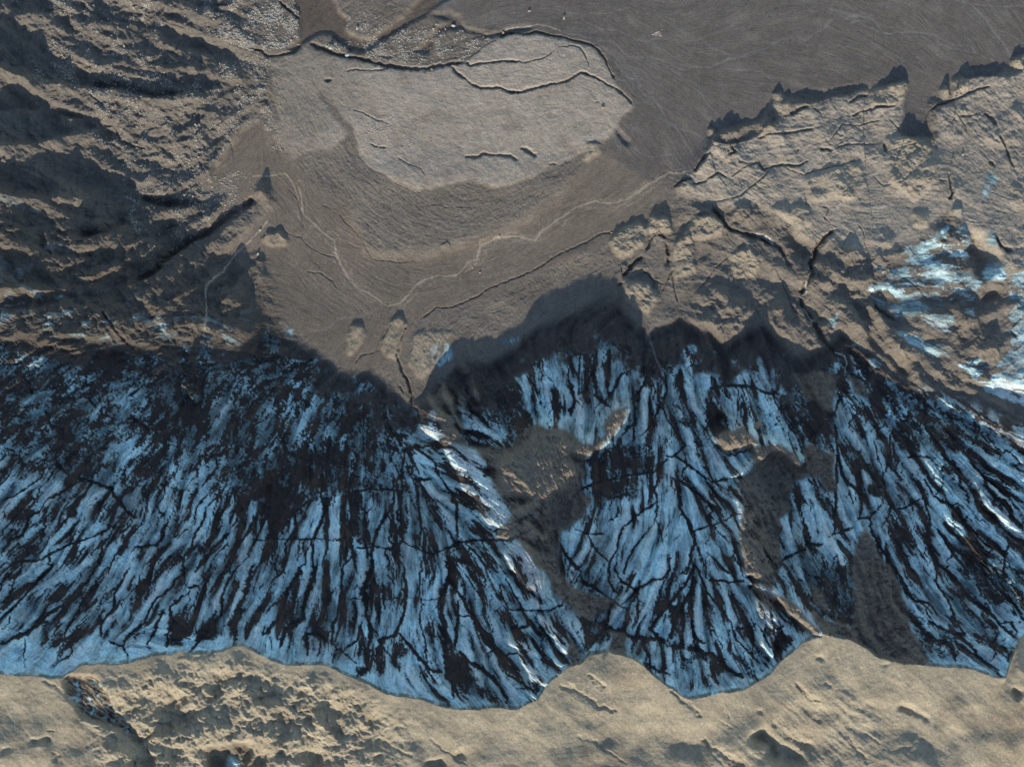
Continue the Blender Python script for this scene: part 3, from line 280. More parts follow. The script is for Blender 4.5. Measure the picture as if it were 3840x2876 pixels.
# water running over the silt: (row, col, points, width, kind 0 muddy / 1 pale)
ST = [(1,1,[(370,0),(400,100),(415,230),(500,310),(590,390),(670,450),(685,560),(720,640),(770,720),(785,770),(870,840),(940,880),(1020,920),(1070,970),(1110,990)],9,0),(1,1,[(1110,990),(1210,970),(1290,890),(1340,820),(1420,770),(1520,740),(1680,740),(1730,690),(1770,640),(1850,600),(1880,490),(1950,460),(2010,425),(2100,418),(2209,410)],9,0),(1,1,[(1750,715),(1800,680),(1850,630)],6,0),(1,2,[(0,420),(80,405),(150,430),(240,450),(280,380),(350,330),(400,290),(480,240),(550,180),(640,150),(730,125),(880,140),(990,110),(1070,50),(1160,0)],9,0),(0,2,[(1000,1657),(1100,1590),(1150,1540),(1250,1490),(1350,1430),(1440,1440),(1510,1420),(1540,1450)],9,0),
(1,1,[(1160,1040),(1040,1010),(950,1060),(880,1080),(740,1085),(640,1150),(600,1190),(470,1200)],6,1),(0,1,[(0,1460),(130,1460),(260,1440),(320,1500),(350,1580),(380,1657)],5,0),(1,0,[(1700,1180),(1710,1000),(1700,860),(1730,800),(1850,700),(1950,560),(2150,370),(2209,290)],8,0),
(0,3,[(-300,520),(0,420),(60,410),(150,350),(270,310),(330,310),(390,340),(500,270),(580,220),(600,170),(680,160),(710,175),(760,150),(850,140),(930,150),(1000,210),(1040,270),(1080,285),(1180,270),(1350,275),(1480,300),(1600,370),(1770,390),(1830,450),(1950,510),(2060,580)],6,1),(0,3,[(1480,300),(1495,370),(1560,390),(1700,420),(1800,440)],6,1),(0,3,[(760,200),(830,180),(950,240),(1000,260)],4,1),(0,3,[(580,100),(640,80),(720,110)],3,1),(0,3,[(2209,50),(2000,60),(1780,40),(1600,0)],5,1),(0,3,[(1780,40),(1900,180),(1970,280),(2050,380),(2100,470)],10,1),(0,3,[(2209,370),(2060,270),(1960,250)],5,1),
(0,2,[(330,220),(450,270),(600,300),(760,340),(880,350),(930,400),(1000,470),(1120,495)],5,1),(0,2,[(600,130),(640,180),(800,250),(900,255),(1010,300),(1110,345),(1170,350),(1230,320),(1330,325)],5,1),(0,2,[(880,470),(920,560),(970,600),(1010,660),(1080,660),(1100,740),(1160,800),(1220,820),(1260,880),(1310,960),(1330,1010),(1420,1080),(1480,1180),(1540,1290)],7,1),(0,2,[(1040,600),(1075,640),(1110,720)],5,1),(0,2,[(1200,480),(1340,520),(1390,560),(1490,590),(1530,555),(1680,560),(1800,520),(1840,490),(2000,470),(2209,370)],5,1),(0,2,[(1200,480),(1040,470)],4,1),(0,2,[(890,660),(960,670),(1040,680),(1060,750)],4,1),(0,2,[(1030,1215),(1100,1265),(1210,1310),(1300,1290),(1390,1280),(1430,1350),(1480,1400),(1540,1450)],6,1),(0,2,[(0,245),(250,210),(330,215),(440,260)],7,0),(0,2,[(1360,1020),(1460,1080),(1560,1110),(1640,1160)],3,1),(0,2,[(2209,680),(2120,600),(2000,580),(1870,590)],5,1),(0,2,[(280,70),(400,80),(560,120),(620,130),(860,110),(1000,70)],3,1),(0,2,[(1770,820),(1850,860),(1920,850)],3,1),(0,2,[(1590,760),(1690,900),(1800,1010)],3,1),(0,2,[(1500,350),(1600,330),(1700,400),(1850,460),(2000,470)],4,1),
(1,3,[(410,790),(410,880),(350,920),(360,990),(430,1060),(450,1110)],6,2),(1,3,[(650,1370),(720,1400),(745,1470),(730,1540)],4,2),(1,3,[(0,392),(90,420),(130,460)],4,2),(1,2,[(2080,400),(2150,430),(2209,480)],4,2),(1,2,[(1270,50),(1230,100),(1190,170),(1130,230),(1130,290),(1190,360),(1200,410)],5,1),(1,2,[(1310,1080),(1210,1130),(1180,1230),(1200,1300),(1240,1430),(1290,1530)],11,1),(1,2,[(1310,0),(1340,60),(1420,110),(1500,170)],4,1)]
VAL = [(960,440),(1040,520),(1090,590),(1160,660),(1230,740),(1330,850),(1390,960),(1430,980),(1600,975),(1660,935),(1750,920),(1950,840),(2100,740),(2180,640),(2240,560),(2330,520),(2400,660),(2560,680),(2500,790),(2440,830),(2310,870),(2250,900),(2150,960),(1950,1060),(1830,1130),(1650,1150),(1530,1230),(1500,1400),(1440,1260),(1320,1150),(1150,1070),(1060,980),(960,950),(880,970),(800,1000),(850,930),(930,860),(1010,790),(1000,740),(940,770),(860,840),(760,930),(700,960),(790,840),(850,740),(760,730),(800,640),(850,540)]
FAN = [(1000,960),(1060,970),(1400,1200),(1500,1230),(1500,1300),(1400,1400),(1300,1380),(1230,1320),(1150,1270),(1060,1180),(1040,1100),(980,980)]
PLAIN = [(1600,-300),(4200,-300),(4200,150),(3840,205),(3780,250),(3730,290),(3570,290),(3500,340),(3480,400),(3480,480),(3520,560),(3400,510),(3370,480),(3395,400),(3400,320),(3240,310),(2900,370),(2860,450),(2680,500),(2640,600),(2590,650),(2520,720),(2400,660),(2250,560),(2310,490),(2390,390),(2310,300),(2280,240),(2200,160),(2000,115),(1880,130),(1640,60)]
TERR = [(1010,240),(1150,180),(1260,215),(1480,255),(1750,235),(1800,185),(1880,135),(1950,128),(2050,135),(2210,170),(2280,240),(2320,340),(2385,396),(2330,440),(2310,490),(2270,525),(2200,560),(2120,600),(2040,640),(1960,680),(1850,705),(1780,675),(1700,690),(1590,710),(1530,704),(1460,668),(1370,616),(1339,543),(1325,475),(1240,380),(1180,310),(1240,420),(1300,500),(1250,560),(1160,560),(1100,600),(1040,500),(1040,380)]
CORR = [P(0,1,[(330,-80),(650,-80),(700,90),(790,160),(770,230),(800,290),(920,320),(1010,310),(1230,150),(1460,-80),(1700,-80),(1450,110),(1200,260),(1040,370),(960,420),(820,430),(700,340),(640,290),(560,280),(430,350),(350,420),(300,410),(380,320),(385,150)]),P(0,1,[(1460,120),(1600,100),(1720,140),(1760,240),(1960,290),(2209,210),(2350,215),(2209,260),(1960,310),(1720,250),(1560,240),(1500,320),(1460,440),(1300,440),(1000,480),(1080,490),(1400,400),(1470,300),(1530,230),(1640,180)]),P(0,2,[(900,1060),(960,1100),(1020,1180),(1010,1210),(960,1180),(920,1110)])]
RTER = [(2550,620),(2650,520),(2750,560),(2900,480),(3000,400),(3250,350),(3380,330),(3400,430),(3370,520),(3450,560),(3520,540),(3520,420),(3620,300),(3850,250),(4200,200),(4200,1250),(3840,1150),(3650,900),(3560,780),(3460,900),(3300,960),(3000,900),(2850,760),(2740,780),(2620,740),(2500,690)]
# ------------------------------------------------------------------ build the heights
below = dC < 0                                  # glacier side of the crest
mice = (ss(0, 25, LOW*0+R-LOW)*below).astype(np.float32)   # inside the ridge's shadow
H = LOW.copy()
fb1 = fbm(U, V, 300, 5, 71); fb2 = fbm(U, V, 60, 4, 72); fb3 = fbm(U, V, 18, 3, 73)
rd1 = fbm(RU, RV, 120, 5, 74, 0.55, True)
# rough zones
zl = ss(1150, 700, U+60*fb1)*ss(1500, 1250, V)            # moraine hills on the left
inval = inpoly(VAL, False, 8, True); infan = inpoly(FAN, False, 12, True); inplain = inpoly(PLAIN, soft=6); interr = inpoly(TERR, False, 5, True)*(0.45+.55*ss(1200, 1420, U+0.35*(V-400)+70*fb1)); inrt = inpoly(RTER, soft=12)
corr = np.zeros_like(U)
for c in CORR: corr = np.maximum(corr, inpoly(c, False, 0, True))
corr = blur(corr, 3)
flat = np.clip(inval+infan+inplain+corr, 0, 1)
zr = ss(2450, 2700, U+40*fb1)*(1-flat)*ss(350, 420, V)
rough = (1-flat)
H += rough*zl*(8*L6+2.2*L3+24*fbm(QU, QV, 230, 3, 84, .5, True)+(12+12*ss(650, 1000, V))*rd1+8*fb2+3*fb3)
H += rough*(1-zl)*(5*fb1+2.0*fb2)
hum = ss(-.2, .35, fbm(RU, RV, 230, 3, 86)); H += zr*(1-inrt)*6*L6; H += zr*(.18+.9*hum)*(1-0.55*inrt)*(36*fbm(QU, QV, 200, 3, 85, .5, True)+11*fbm(RU, RV, 70, 4, 81, 0.55, True)+3*fb3)
H += 2.5*interr+9*blur(interr, 60)+ 10*blur(corr*-1.0, 6)
H += 8*blur(inrt, 20)
H += 26*ss(1.0, 0, blur(inval, 30))*ss(1250, 1350, U)*ss(2350, 2100, U)*ss(560, 700, V)*ss(1010, 930, V)*0.5
def add(rc, fn, *a): pass
for r, c, pts, hs, wf, wn_ in RG:
    pts = P(r, c, pts); n = len(pts)
    s, d, sd, par = line(pts, wn_*3.2)
    # "far" = up the map: side sign depends on travel direction
    far = -1.0 if pts[-1][0] > pts[0][0] else 1.0
    w = np.where(sd*far > 0, wf, wn_)
    H[s] += pv(hs, par, n)*np.exp(-(d/w)**1.35)*taper(par, n)
for r, c, pts, h, fade in SCP:
    pts = P(r, c, pts); n = len(pts)
    s, d, sd, par = line(pts, fade*3)
    far = -1.0 if pts[-1][0] > pts[0][0] else 1.0
    q_ = par/(n-1); H[s] += h*np.where(sd*far > 0, np.clip(1-d/4, 0, 1), np.exp(-d/fade))*ss(0, .3, q_)*ss(0, .3, 1-q_)*(.8+.35*np.clip(fb2[s]+.5*fb3[s], -.4, .5))
crk = np.zeros_like(U)
for r, c, pts, w, dep in CR:
    pts = P(r, c, pts); n = len(pts)
    s, d, sd, par = line(pts, w*4, x=QU*.5+WU*.5, y=QV*.5+WV*.5)
    tp = taper(par, n); w2 = w*(0.45+0.6*ss(-.6, .6, fb3[s]+fb2[s]))*(.35+.65*tp)*(0.75 if w < 7 else 1); dep = dep*(0.6 if w < 7 else 1)*ss(-.9, .1, fb2[s]+.5*fb3[s])
    H[s] -= dep*np.exp(-(d/(w2*0.8))**2.5)*taper(par, n)
    crk[s] = np.maximum(crk[s], np.exp(-(d/(w2*.8))**3)*taper(par, n))
mound = np.zeros_like(U)
s, d, sd, par = line([(985,722),(986,724)], 120)
H[s] += 27*np.exp(-(d/24)**1.8)
s, d, sd, par = line([(985,722),(1010,760)], 120); H[s] += 12*np.exp(-(d/22)**2)

MOUND = [(1,1,[(1080,1250),(1140,1110),(1210,1080),(1270,1130),(1230,1300),(1190,1440),(1100,1400),(1050,1330)],8),(1,1,[(780,1250),(830,1150),(900,1150),(920,1220),(880,1310),(800,1400),(770,1340)],8),(1,1,[(80,450),(130,400),(220,390),(280,440),(270,490),(120,480)],9),(1,1,[(1310,1250),(1400,1180),(1650,1200),(1560,1400),(1400,1600),(1290,1480)],5),
(1,2,[(880,400),(1000,330),(1120,300),(1180,360),(1120,480),(1000,580),(920,560),(860,460)],16),(1,2,[(1190,240),(1340,270),(1370,370),(1240,400),(1160,340)],15),(1,2,[(950,760),(1200,800),(1260,900),(1180,1060),(1000,960)],16),(1,2,[(1560,260),(1700,230),(1790,290),(1780,400),(1620,430),(1450,470),(1400,470)],16),(1,2,[(1380,480),(1540,480),(1560,640),(1400,660)],10),(1,2,[(1840,560),(2010,500),(2100,640),(2060,760),(1880,740)],12),(1,2,[(1380,660),(1580,640),(1560,700),(1400,760)],9),
(0,3,[(940,770),(1100,700),(1260,690),(1200,850),(1060,890),(950,870)],14),(0,3,[(130,790),(180,760),(210,790),(200,830),(150,840)],12),(0,3,[(150,850),(260,830),(260,900),(200,980),(150,940)],8),(0,3,[(1500,740),(1570,710),(1600,780),(1540,830)],12),(0,3,[(1610,660),(1690,640),(1740,720),(1640,790)],12),(0,3,[(2090,500),(2209,470),(2209,560),(2110,560)],14),(0,3,[(1070,1150),(1480,1140),(1480,1500),(1300,1657),(1100,1500)],9),(0,3,[(400,1480),(840,1340),(900,1500),(800,1657),(420,1657)],9),(0,2,[(1665,1080),(1720,1070),(1740,1110),(1690,1130)],10),(0,2,[(640,1190),(780,1185),(770,1280),(640,1340)],8),(1,3,[(90,180),(400,160),(480,240),(430,330),(330,330),(230,250)],9),(1,3,[(1300,220),(1420,230),(1420,330),(1300,320)],9)]
mnd = np.zeros_like(U); serr0 = fbm(QU, QV, 30, 4, 97, 0.6, True)
for r, c, pts, h in MOUND:
    m = blur(inpoly(P(r, c, pts), False, 0, True), 6); mnd = np.maximum(mnd, m); H += h*m*(.9+.3*serr0+.8*fb2)
fleck_ = fbm(QU, QV, 11, 3, 95, .6)
# sand side
def sm(a, r):
    k = max(1, int(r/STEP)); q = np.pad(a, 4*k, mode='edge')
    for _ in range(3): q = np.convolve(q, np.ones(2*k+1)/(2*k+1), 'same')
    return q[4*k:-4*k].astype(np.float32)
dd = np.clip(dC, 0, None); c0 = sm(crest_h, 6)[None, :]; c1 = sm(crest_h, 25)[None, :]; c2_ = sm(crest_h, 70)[None, :]; sH = cs[None, :]
cH = c0+(c1-c0)*ss(0, 30, dd)+(c2_-c1)*ss(10, 120, dd)
SAND = cH+(sH-cH)*ss(60, 380, dd)-0.05*dd-9*ss(0, 60, dd)*0
lump = ss(1800, 1400, U+0.3*V-700)*ss(0, 120, dC+30*fb1)*ss(250, 500, U)
SAND = SAND+52*fbm(U, V, 300, 3, 98)*ss(0, 240, dd)+lump*48*fbm(QU, QV, 120, 4, 99, .55)+5*fb1*ss(0, 80, dd)+0.3*L3*ss(20, 90, dd)+lump*(7*fbm(QU, QV, 60, 4, 91, 0.5, True)+8*fb2)+0.12*L1*ss(0, 60, dd)+1.5*fb2*ss(0, 40, dd)+(1.2+2*lump)*fbm(U, V, 26, 3, 94)*ss(0, 60, dd)
lr = ss(2500, 2800, U)*ss(140, 260, dC)*ss(3500, 3200, U)
SAND += (0.9*fleck_*(.3+lump)+.9*fb3)*ss(0, 30, dd)
SAND = np.minimum(SAND, R-0.5-0.04*dd)
SAND += lr*(7*fbm(U, V, 60, 4, 93)+0.5*L1)
# glacier side: the ray surface minus a depth; low where the surface hollows, above zero where sunlit
hollow = 13+12*ss(0, 220, -dC)+7*ss(0, 160, R-LOW)
hollow = hollow+8*fb1+7*fb2
LIT = [  # spines that stand up into the sun: (points in map units, half width, height above the shadow)
 ([(1556,1500),(1620,1549),(1674,1617),(1720,1699),(1756,1762),(1801,1830),(1837,1898),(1880,1950),(1940,1990)],34,20),
 ([(1968,2090),(2010,2180),(2049,2262)],26,15),([(1990,2215),(2027,3300),(2104,2400)],22,9),([(1930,2410),(1975,2450),(2052,2560)],15,7),([(2035,2540),(2052,2572)],12,6),
 ([(1959,1626),(2036,1600),(2117,1644),(2194,1680),(2262,1640),(2330,1530)],34,22),([(1900,1740),(2000,1720),(2080,1800)],70,7),([(1930,1900),(1990,1930),(2050,1860),(2120,1780)],50,5),([(1900,1960),(1990,1900)],14,10),([(1960,2010),(2030,2030)],26,9),([(1900,2000),(1960,2090)],24,9),
 ([(2692,1640),(2770,1610),(2842,1672)],26,12),([(2751,1776),(2800,1750),(2850,1700),(2905,1653),(2960,1690),(3000,1725)],20,16),([(2778,1810),(2785,1950),(2800,2080),(2850,2150)],26,10),([(2810,1990),(2900,2100)],26,7),([(2850,2150),(2930,2215),(3020,2290),(3088,2370)],26,13),([(2870,2220),(2900,2350),(2890,2440)],20,9),([(2800,2050),(2860,2150),(2890,2180)],16,10),
 ([(1700,1280),(1745,1400)],14,14),([(1770,1420),(1800,1500)],9,18),([(1720,1480),(1745,1560)],9,16),([(1990,1450),(2030,1560)],7,14),([(2700,1540),(2750,1590)],10,12),([(2990,2010),(3060,2140)],14,7),
 ([(3640,1520),(3740,1610),(3840,1700),(3950,1780)],46,16),([(3700,1430),(3840,1530),(4000,1600)],60,14),([(3300,1380),(3400,1440),(3600,1540)],22,8),([(3180,1290),(3280,1370),(3366,1380)],14,12),([(3560,1950),(3700,2100),(3840,2260)],60,1.5),([(3600,1750),(3840,1900)],70,1.5),([(3380,1130),(3390,1150)],4,1),
 ([(690,1440),(735,1500)],10,2),([(0,1220),(200,1230)],26,10),([(150,1275),(300,1300)],16,8)]
for pts, w, amp in LIT:
    s, d, sd, par = line(pts, w*3.2, x=QU, y=QV)
    g = np.exp(-(d/w)**2.2)
    hollow[s] = hollow[s]*(1-g)-(amp-4+7*fb2[s]+2.5*L2[s])*g
LP = [(P(2,1,[(1370,150),(1420,330),(1400,440),(1540,570),(1640,700),(1690,820),(1730,950),(1840,1030),(1880,1150),(1950,1250),(2110,1290),(2130,1180),(2070,1080),(2060,980),(1980,900),(1920,800),(1890,700),(1700,560),(1640,400),(1540,290),(1430,170)]),22,9),
 (P(2,2,[(-60,720),(130,620),(280,440),(460,450),(500,540),(640,640),(830,500),(800,380),(1000,240),(980,380),(880,520),(660,670),(480,680),(560,780),(540,900),(400,1000),(300,1070),(200,1020),(0,1020),(-60,900)]),26,12),
 (P(2,2,[(-40,1190),(140,1120),(280,1050),(270,1090),(160,1180),(0,1240)]),16,4),(P(2,2,[(140,1200),(220,1260),(310,1390),(200,1370),(140,1280)]),12,4),(P(2,2,[(-60,1290),(120,1330),(0,1370),(-80,1350)]),14,4),
 (P(2,2,[(60,1390),(140,1400),(230,1500),(300,1670),(100,1660),(0,1580),(-30,1480)]),24,7),(P(3,2,[(60,-10),(210,-10),(300,120),(345,260),(300,250),(200,180),(120,130)]),22,6),(P(3,2,[(200,220),(300,330),(340,350),(230,350)]),14,4),(P(3,2,[(250,390),(380,470),(480,590),(510,700),(480,690),(370,570),(280,460)]),16,5),(P(3,2,[(110,670),(180,740),(260,860),(330,960),(290,980),(190,890),(130,790)]),16,5),(P(3,2,[(0,560),(110,600),(240,710),(280,760),(120,680),(0,640)]),10,4),
 (P(2,2,[(1740,530),(1950,430),(2100,570),(1980,620),(1800,620)]),30,9),(P(2,2,[(1900,850),(1880,820),(2000,760),(2060,660),(2230,550),(2230,620),(2100,710),(2000,810)]),20,4),(P(2,3,[(-20,470),(120,570),(200,600),(300,650),(380,750),(330,770),(200,660),(60,640),(-20,660)]),18,5),
 (P(2,2,[(1900,860),(1950,1000),(1970,1300),(1930,1280),(1905,1000)]),12,3),(P(2,2,[(1980,1200),(2070,1090),(2050,1200),(1990,1300)]),12,3),(P(2,2,[(1950,1360),(2100,1390),(2160,1560),(2230,1670),(1990,1670),(1940,1450)]),13,6),
 (P(3,2,[(1970,110),(2100,140),(2230,210),(2230,300),(2100,200)]),15,4),(P(3,2,[(2030,240),(2230,400),(2230,540),(2120,490),(2150,680),(2209,760),(2090,640),(2110,470)]),13,5),(P(3,3,[(0,150),(100,150),(250,250),(430,360),(550,550),(480,540),(400,480),(250,360),(100,210)]),20,5),(P(3,3,[(40,330),(110,430),(125,560),(155,720),(90,640),(50,450)]),15,4),
 (P(2,3,[(1780,300),(1860,300),(2000,370),(2209,510),(2450,640),(2450,720),(2150,610),(1950,460),(1820,380)]),22,7),(P(2,3,[(1900,60),(2050,50),(2209,140),(2450,250),(2450,430),(2209,350),(2000,210)]),26,7),(P(2,3,[(1200,-20),(1500,-40),(1760,190),(1950,320),(2209,390),(2250,420),(1900,350),(1700,280),(1560,190),(1350,90)]),18,8),(P(2,3,[(1500,380),(2209,700),(2450,1200),(2209,1657),(2040,1400),(1850,1200),(1600,1100),(1400,900),(1350,600)]),-2,24),
 (P(1,3,[(860,1240),(930,1290),(1080,1400),(1180,1510),(1100,1500),(980,1400),(880,1320)]),16,6),(P(2,1,[(1560,60),(1620,180),(1700,380),(1770,480),(1720,470),(1640,330),(1560,200)]),14,4),(P(2,1,[(1800,40),(1850,120),(1885,250),(1830,180)]),16,4)]
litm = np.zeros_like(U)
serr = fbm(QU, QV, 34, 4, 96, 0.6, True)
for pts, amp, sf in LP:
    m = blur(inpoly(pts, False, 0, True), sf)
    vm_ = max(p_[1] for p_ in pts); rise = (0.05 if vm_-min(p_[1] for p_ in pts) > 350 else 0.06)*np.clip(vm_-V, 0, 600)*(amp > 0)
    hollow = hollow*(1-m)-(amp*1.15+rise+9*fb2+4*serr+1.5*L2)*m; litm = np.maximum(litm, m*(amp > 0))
edge_in = ss(0, 26, R-LOW)
ICE = R-hollow*edge_in*ss(-2, 10, -dC)+zl*np.exp(-np.clip(R-LOW, 0, 900)/70)*(30*rd1+8*fb2)*edge_in
TR = [([(2160,1850),(2060,2020),(2120,2130),(2230,2280),(2300,2420)],60,34),([(2900,1780),(2920,1950),(2900,2080)],60,26),([(3120,1700),(3110,1850)],30,12),([(3300,2100),(3330,3300),(3260,2430)],70,20),([(1480,1950),(1500,2200),(1560,2500)],40,10),([(1850,1300),(1880,1500),(1960,1600)],60,22),([(560,1900),(600,2200),(450,2450)],40,6),([(2440,1350),(2480,1600)],40,12)]
for pts, w, dep in TR:
    s, d, sd, par = line(pts, w*3)
    ICE[s] -= dep*np.exp(-(d/w)**2)*edge_in[s]
dirty = np.full_like(U, 0.38)
for pts, dn in DEN:
    m = inpoly(pts, True, 28); dirty = dirty*(1-m)+dn*m
for r, c, pts, dn in DP:
    m = inpoly(P(r, c, pts), True, 5); dirty = dirty*(1-m)+dn*m
dirty = np.where(-dC < 70, dirty*ss(-10, 60, -dC), dirty)
sandp = np.zeros_like(U)
for r, c, pts in SP: sandp = np.maximum(sandp, inpoly(P(r, c, pts), True, 4))
chan_shade = np.zeros_like(U)
for r, c, pts, w in CH:
    pts = P(r, c, pts)
    s, d, sd, par = line(pts, w*4+20)
    w2 = w*(0.35+0.75*ss(-.5, .7, fb3[s]+0.7*fb2[s]+.1*L1[s]))*(0.5+0.5*taper(par, len(pts)))
    chan_shade[s] = np.maximum(chan_shade[s], 1-ss(0.55, 1.0, d/w2))
    ICE[s] -= (0.35*w+1.5)*np.exp(-(d/(w*1.1))**2)
print('relief', round(time.time()-T0, 1))
# water would run this way: trace a drainage net over the ice
FP = 6.0; fu = np.arange(-MG, 3840+MG, FP, dtype=np.float32); fv = np.arange(1150, 2680, FP, dtype=np.float32)
FU, FV = np.meshgrid(fu, fv)
rs = up(ICE+0.0*U, FU, FV, STEP, -MG, -MG)+up(L1*2.0+L3*2.2+3*fb3-8*chan_shade, FU, FV, STEP, -MG, -MG)
inside = up(mice, FU, FV, STEP, -MG, -MG) > 0.3
nh, nw = rs.shape; flat_h = rs.ravel().tolist(); vis = bytearray(nh*nw); parent = [-1]*(nh*nw); heap = []
ins = inside.ravel().tolist()
for i in range(nh*nw):
    if not ins[i]: vis[i] = 1
I2 = inside.copy(); I2[1:] &= inside[:-1]; I2[:, 1:] &= inside[:, :-1]; I2[:, :-1] &= inside[:, 1:]
seedm = inside & ~I2; seedm |= inside & (FV < 1300)
low_row = np.zeros_like(inside); low_row[2:] = inside[2:] & ~inside[:-2]
for i in np.flatnonzero(low_row.ravel()): heapq.heappush(heap, (flat_h[i], int(i))); vis[i] = 1
order = []
nb = [(-1, 1.0), (1, 1.0), (-nw, 1.0), (nw, 1.0), (-nw-1, 1.4), (-nw+1, 1.4), (nw-1, 1.4), (nw+1, 1.4)]
N = nh*nw
while heap:
    h0, i = heapq.heappop(heap); order.append(i); ci = i % nw
    if ci == 0 or ci == nw-1: continue
    for dlt, w in nb:
        j = i+dlt
        if 0 <= j < N and not vis[j]:
            vis[j] = 1; parent[j] = i
            hj = flat_h[j]; heapq.heappush(heap, (hj if hj > h0 else h0+1e-3, j))
acc = [1.0]*N
for i in reversed(order):
    p = parent[i]
    if p >= 0: acc[p] += acc[i]
acc = np.log1p(np.array(acc, np.float32).reshape(nh, nw))
accu = up(acc, U+3*fb3, V+3*fbm(U, V, 16, 2, 77), FP, -MG, 1150)*(V > 1156)*(V < 2670)
net = ss(1.6, 4.4, accu)
print('drainage', round(time.time()-T0, 1), float(acc.max()))
big = fbm(RU, RV, 110, 6, 79, 0.62)
fleck = fbm(QU, QV, 10, 3, 78, 0.65)
fine = 0.30*L1+0.22*L2+0.75*L4+0.35*L5+1.4*big+0.7*fleck
score = np.where(dirty > .55, 0.22*L1+0.25*L2+0.42*L4+0.5*L5+1.7*big+2.3*fleck+0.45*net, 0.34*L1+0.22*L2+0.42*L4+0.22*L5+0.55*L3+0.8*big+0.7*fleck+1.35*net)
dirty = np.clip(dirty*(1+0.9*fbm(RU, RV, 260, 3, 76)), 0.02, 1)
qn = np.quantile(score[mice > .5][::7], np.linspace(0, 1, 101))
thr = np.interp(1-dirty, np.linspace(0, 1, 101), qn).astype(np.float32)
soft_ = 0.24+0.30*ss(.45, .8, dirty)
debris = ss(-1, 1, (score-thr)/soft_)
hair = np.exp(-(L1/0.10)**2)*ss(-.2, .5, L5+big*2)+np.exp(-(L2/0.07)**2)*ss(0., .8, L4)*.7
debris = np.maximum(debris, np.clip(hair, 0, 1)*.6*(dirty > .12))
debris = np.maximum(debris, chan_shade*ss(-1.4, -0.2, score-thr+1.2*chan_shade))
ICE = ICE-5.5*L3*ss(0, 60, -dC)+2.2*L4-2.2*debris+0.7*L1*(1-0.5*debris)+0.35*L2+1.6*fb3-3.5*net*0.6
ICE = ICE+sandp*(10*serr+4*fb3)
xx = ICE-R; ICE = R+np.where(xx > 7, 7+(xx-7)*.52, xx)
H = np.where(below, H*(1-mice)+ICE*mice, SAND).astype(np.float32)
for r, c, pts, dep in PIT:
    m = blur(inpoly(P(r, c, pts), True, 0), 12 if dep > 30 else 7 if dep > 12 else 5); H -= dep*m
for r, c, pts, w, dep in CS:
    pts = P(r, c, pts); s, d, sd, par = line(pts, w*4, x=RU, y=RV)
    w2 = w*(0.5+0.8*ss(-.5, .5, fb3[s]+fb2[s]))*(.3+.7*taper(par, len(pts)))
    H[s] -= .62*dep*np.exp(-(d/w2)**2)*taper(par, len(pts))
water = np.zeros_like(U); wk = np.zeros_like(U)
for r, c, pts, w, kd in ST:
    pts = P(r, c, pts)
    s, d, sd, par = line(pts, w*4+10, x=U+5*fbm(U, V, 30, 3, 111), y=V+5*fbm(U, V, 30, 3, 112))
    w2 = w*(0.30+0.42*np.clip(fb3[s]+fb2[s], -.3, .6))*(1 if w < 8 else .9)+.6
    m = 1-ss(w2*0.7, w2*1.15+1, d)
    H[s] -= 0.25*np.exp(-(d/w)**2)
    if w == 9:
        for q_, o_ in ((1, 9), (2, -13), (3, 20)):
            xo = 26*fbm(U[s], V[s], 60, 3, 113+q_); dd_ = np.abs(sd*d-o_-xo); mm_ = (1-ss(.6, 2.6, dd_))*.45*(fb2[s] > -.25); wk[s] = np.where(mm_ > water[s], kd, wk[s]); water[s] = np.maximum(water[s], mm_)
    wk[s] = np.where(m > water[s], kd, wk[s]); water[s] = np.maximum(water[s], m)
# fine relief everywhere
notice = 1-mice
amp = 0.5+0.9*ss(-.5, .6, fbm(RU, RV, 120, 4, 113))
H += notice*below*amp*(1-.45*interr)*((0.10*L1+0.10*L5)*(1+1.6*(1-flat)*(1-interr))+0.09*L2*(1+1.4*(1-flat)))
H += (1-flat)*below*notice*(0.7*fb3*(1+1.5*zl)+1.5*fleck_*(1-.5*interr))
# little braids on the flats
br = lic(fbm(U, V, 9, 2, 121), 50, 1)
braid = ss(0.9, 1.7, np.abs(br))*np.sign(br)
H += interr*1.6*fbm(QU, QV, 34, 4, 114, .6)
H += flat*0.11*br*amp*(1-.75*inplain)
# spread of pitted ground
pit = hum*ss(0.30, 0.62, fbm(RU, RV, 26, 2, 131))
H -= pit*(1-flat)*below*notice*(2.0*(1-interr)+1.2*zr)
H -= 3.2*ss(0.42, 0.62, fbm(U, V, 15, 2, 132))*inpoly([(2650,1000),(3050,780),(3300,1000),(3250,1180),(3050,1150),(2900,1250),(2700,1100)], True, 20)
print('heights', round(time.time()-T0, 1))

# ------------------------------------------------------------------ what the ground is made of
w_ice = np.zeros_like(U); 
w_sand = (~below).astype(np.float32)
rockysand = ss(0.05, 0.5, fbm(RU, RV, 70, 4, 141)+0.25*L1*0.4)*lump*0.45
mud = np.zeros_like(U)
icep = np.zeros_like(U); ipm = np.zeros_like(U)
for r, c, pts, dn in IP:
    m = inpoly(P(r, c, pts), True, 3)
    ipm = np.maximum(ipm, m*(1-mice))
    th2 = np.interp(dn, [0, .1, .3, .5, .7], [2.4, 1.3, .8, .3, -.2])
    icep = np.maximum(icep, m*(1-ss(-0.15, 0.15, fine-th2)))
icep *= 1-.6*ss(1000, 800, U)*ss(1200, 1000, V)
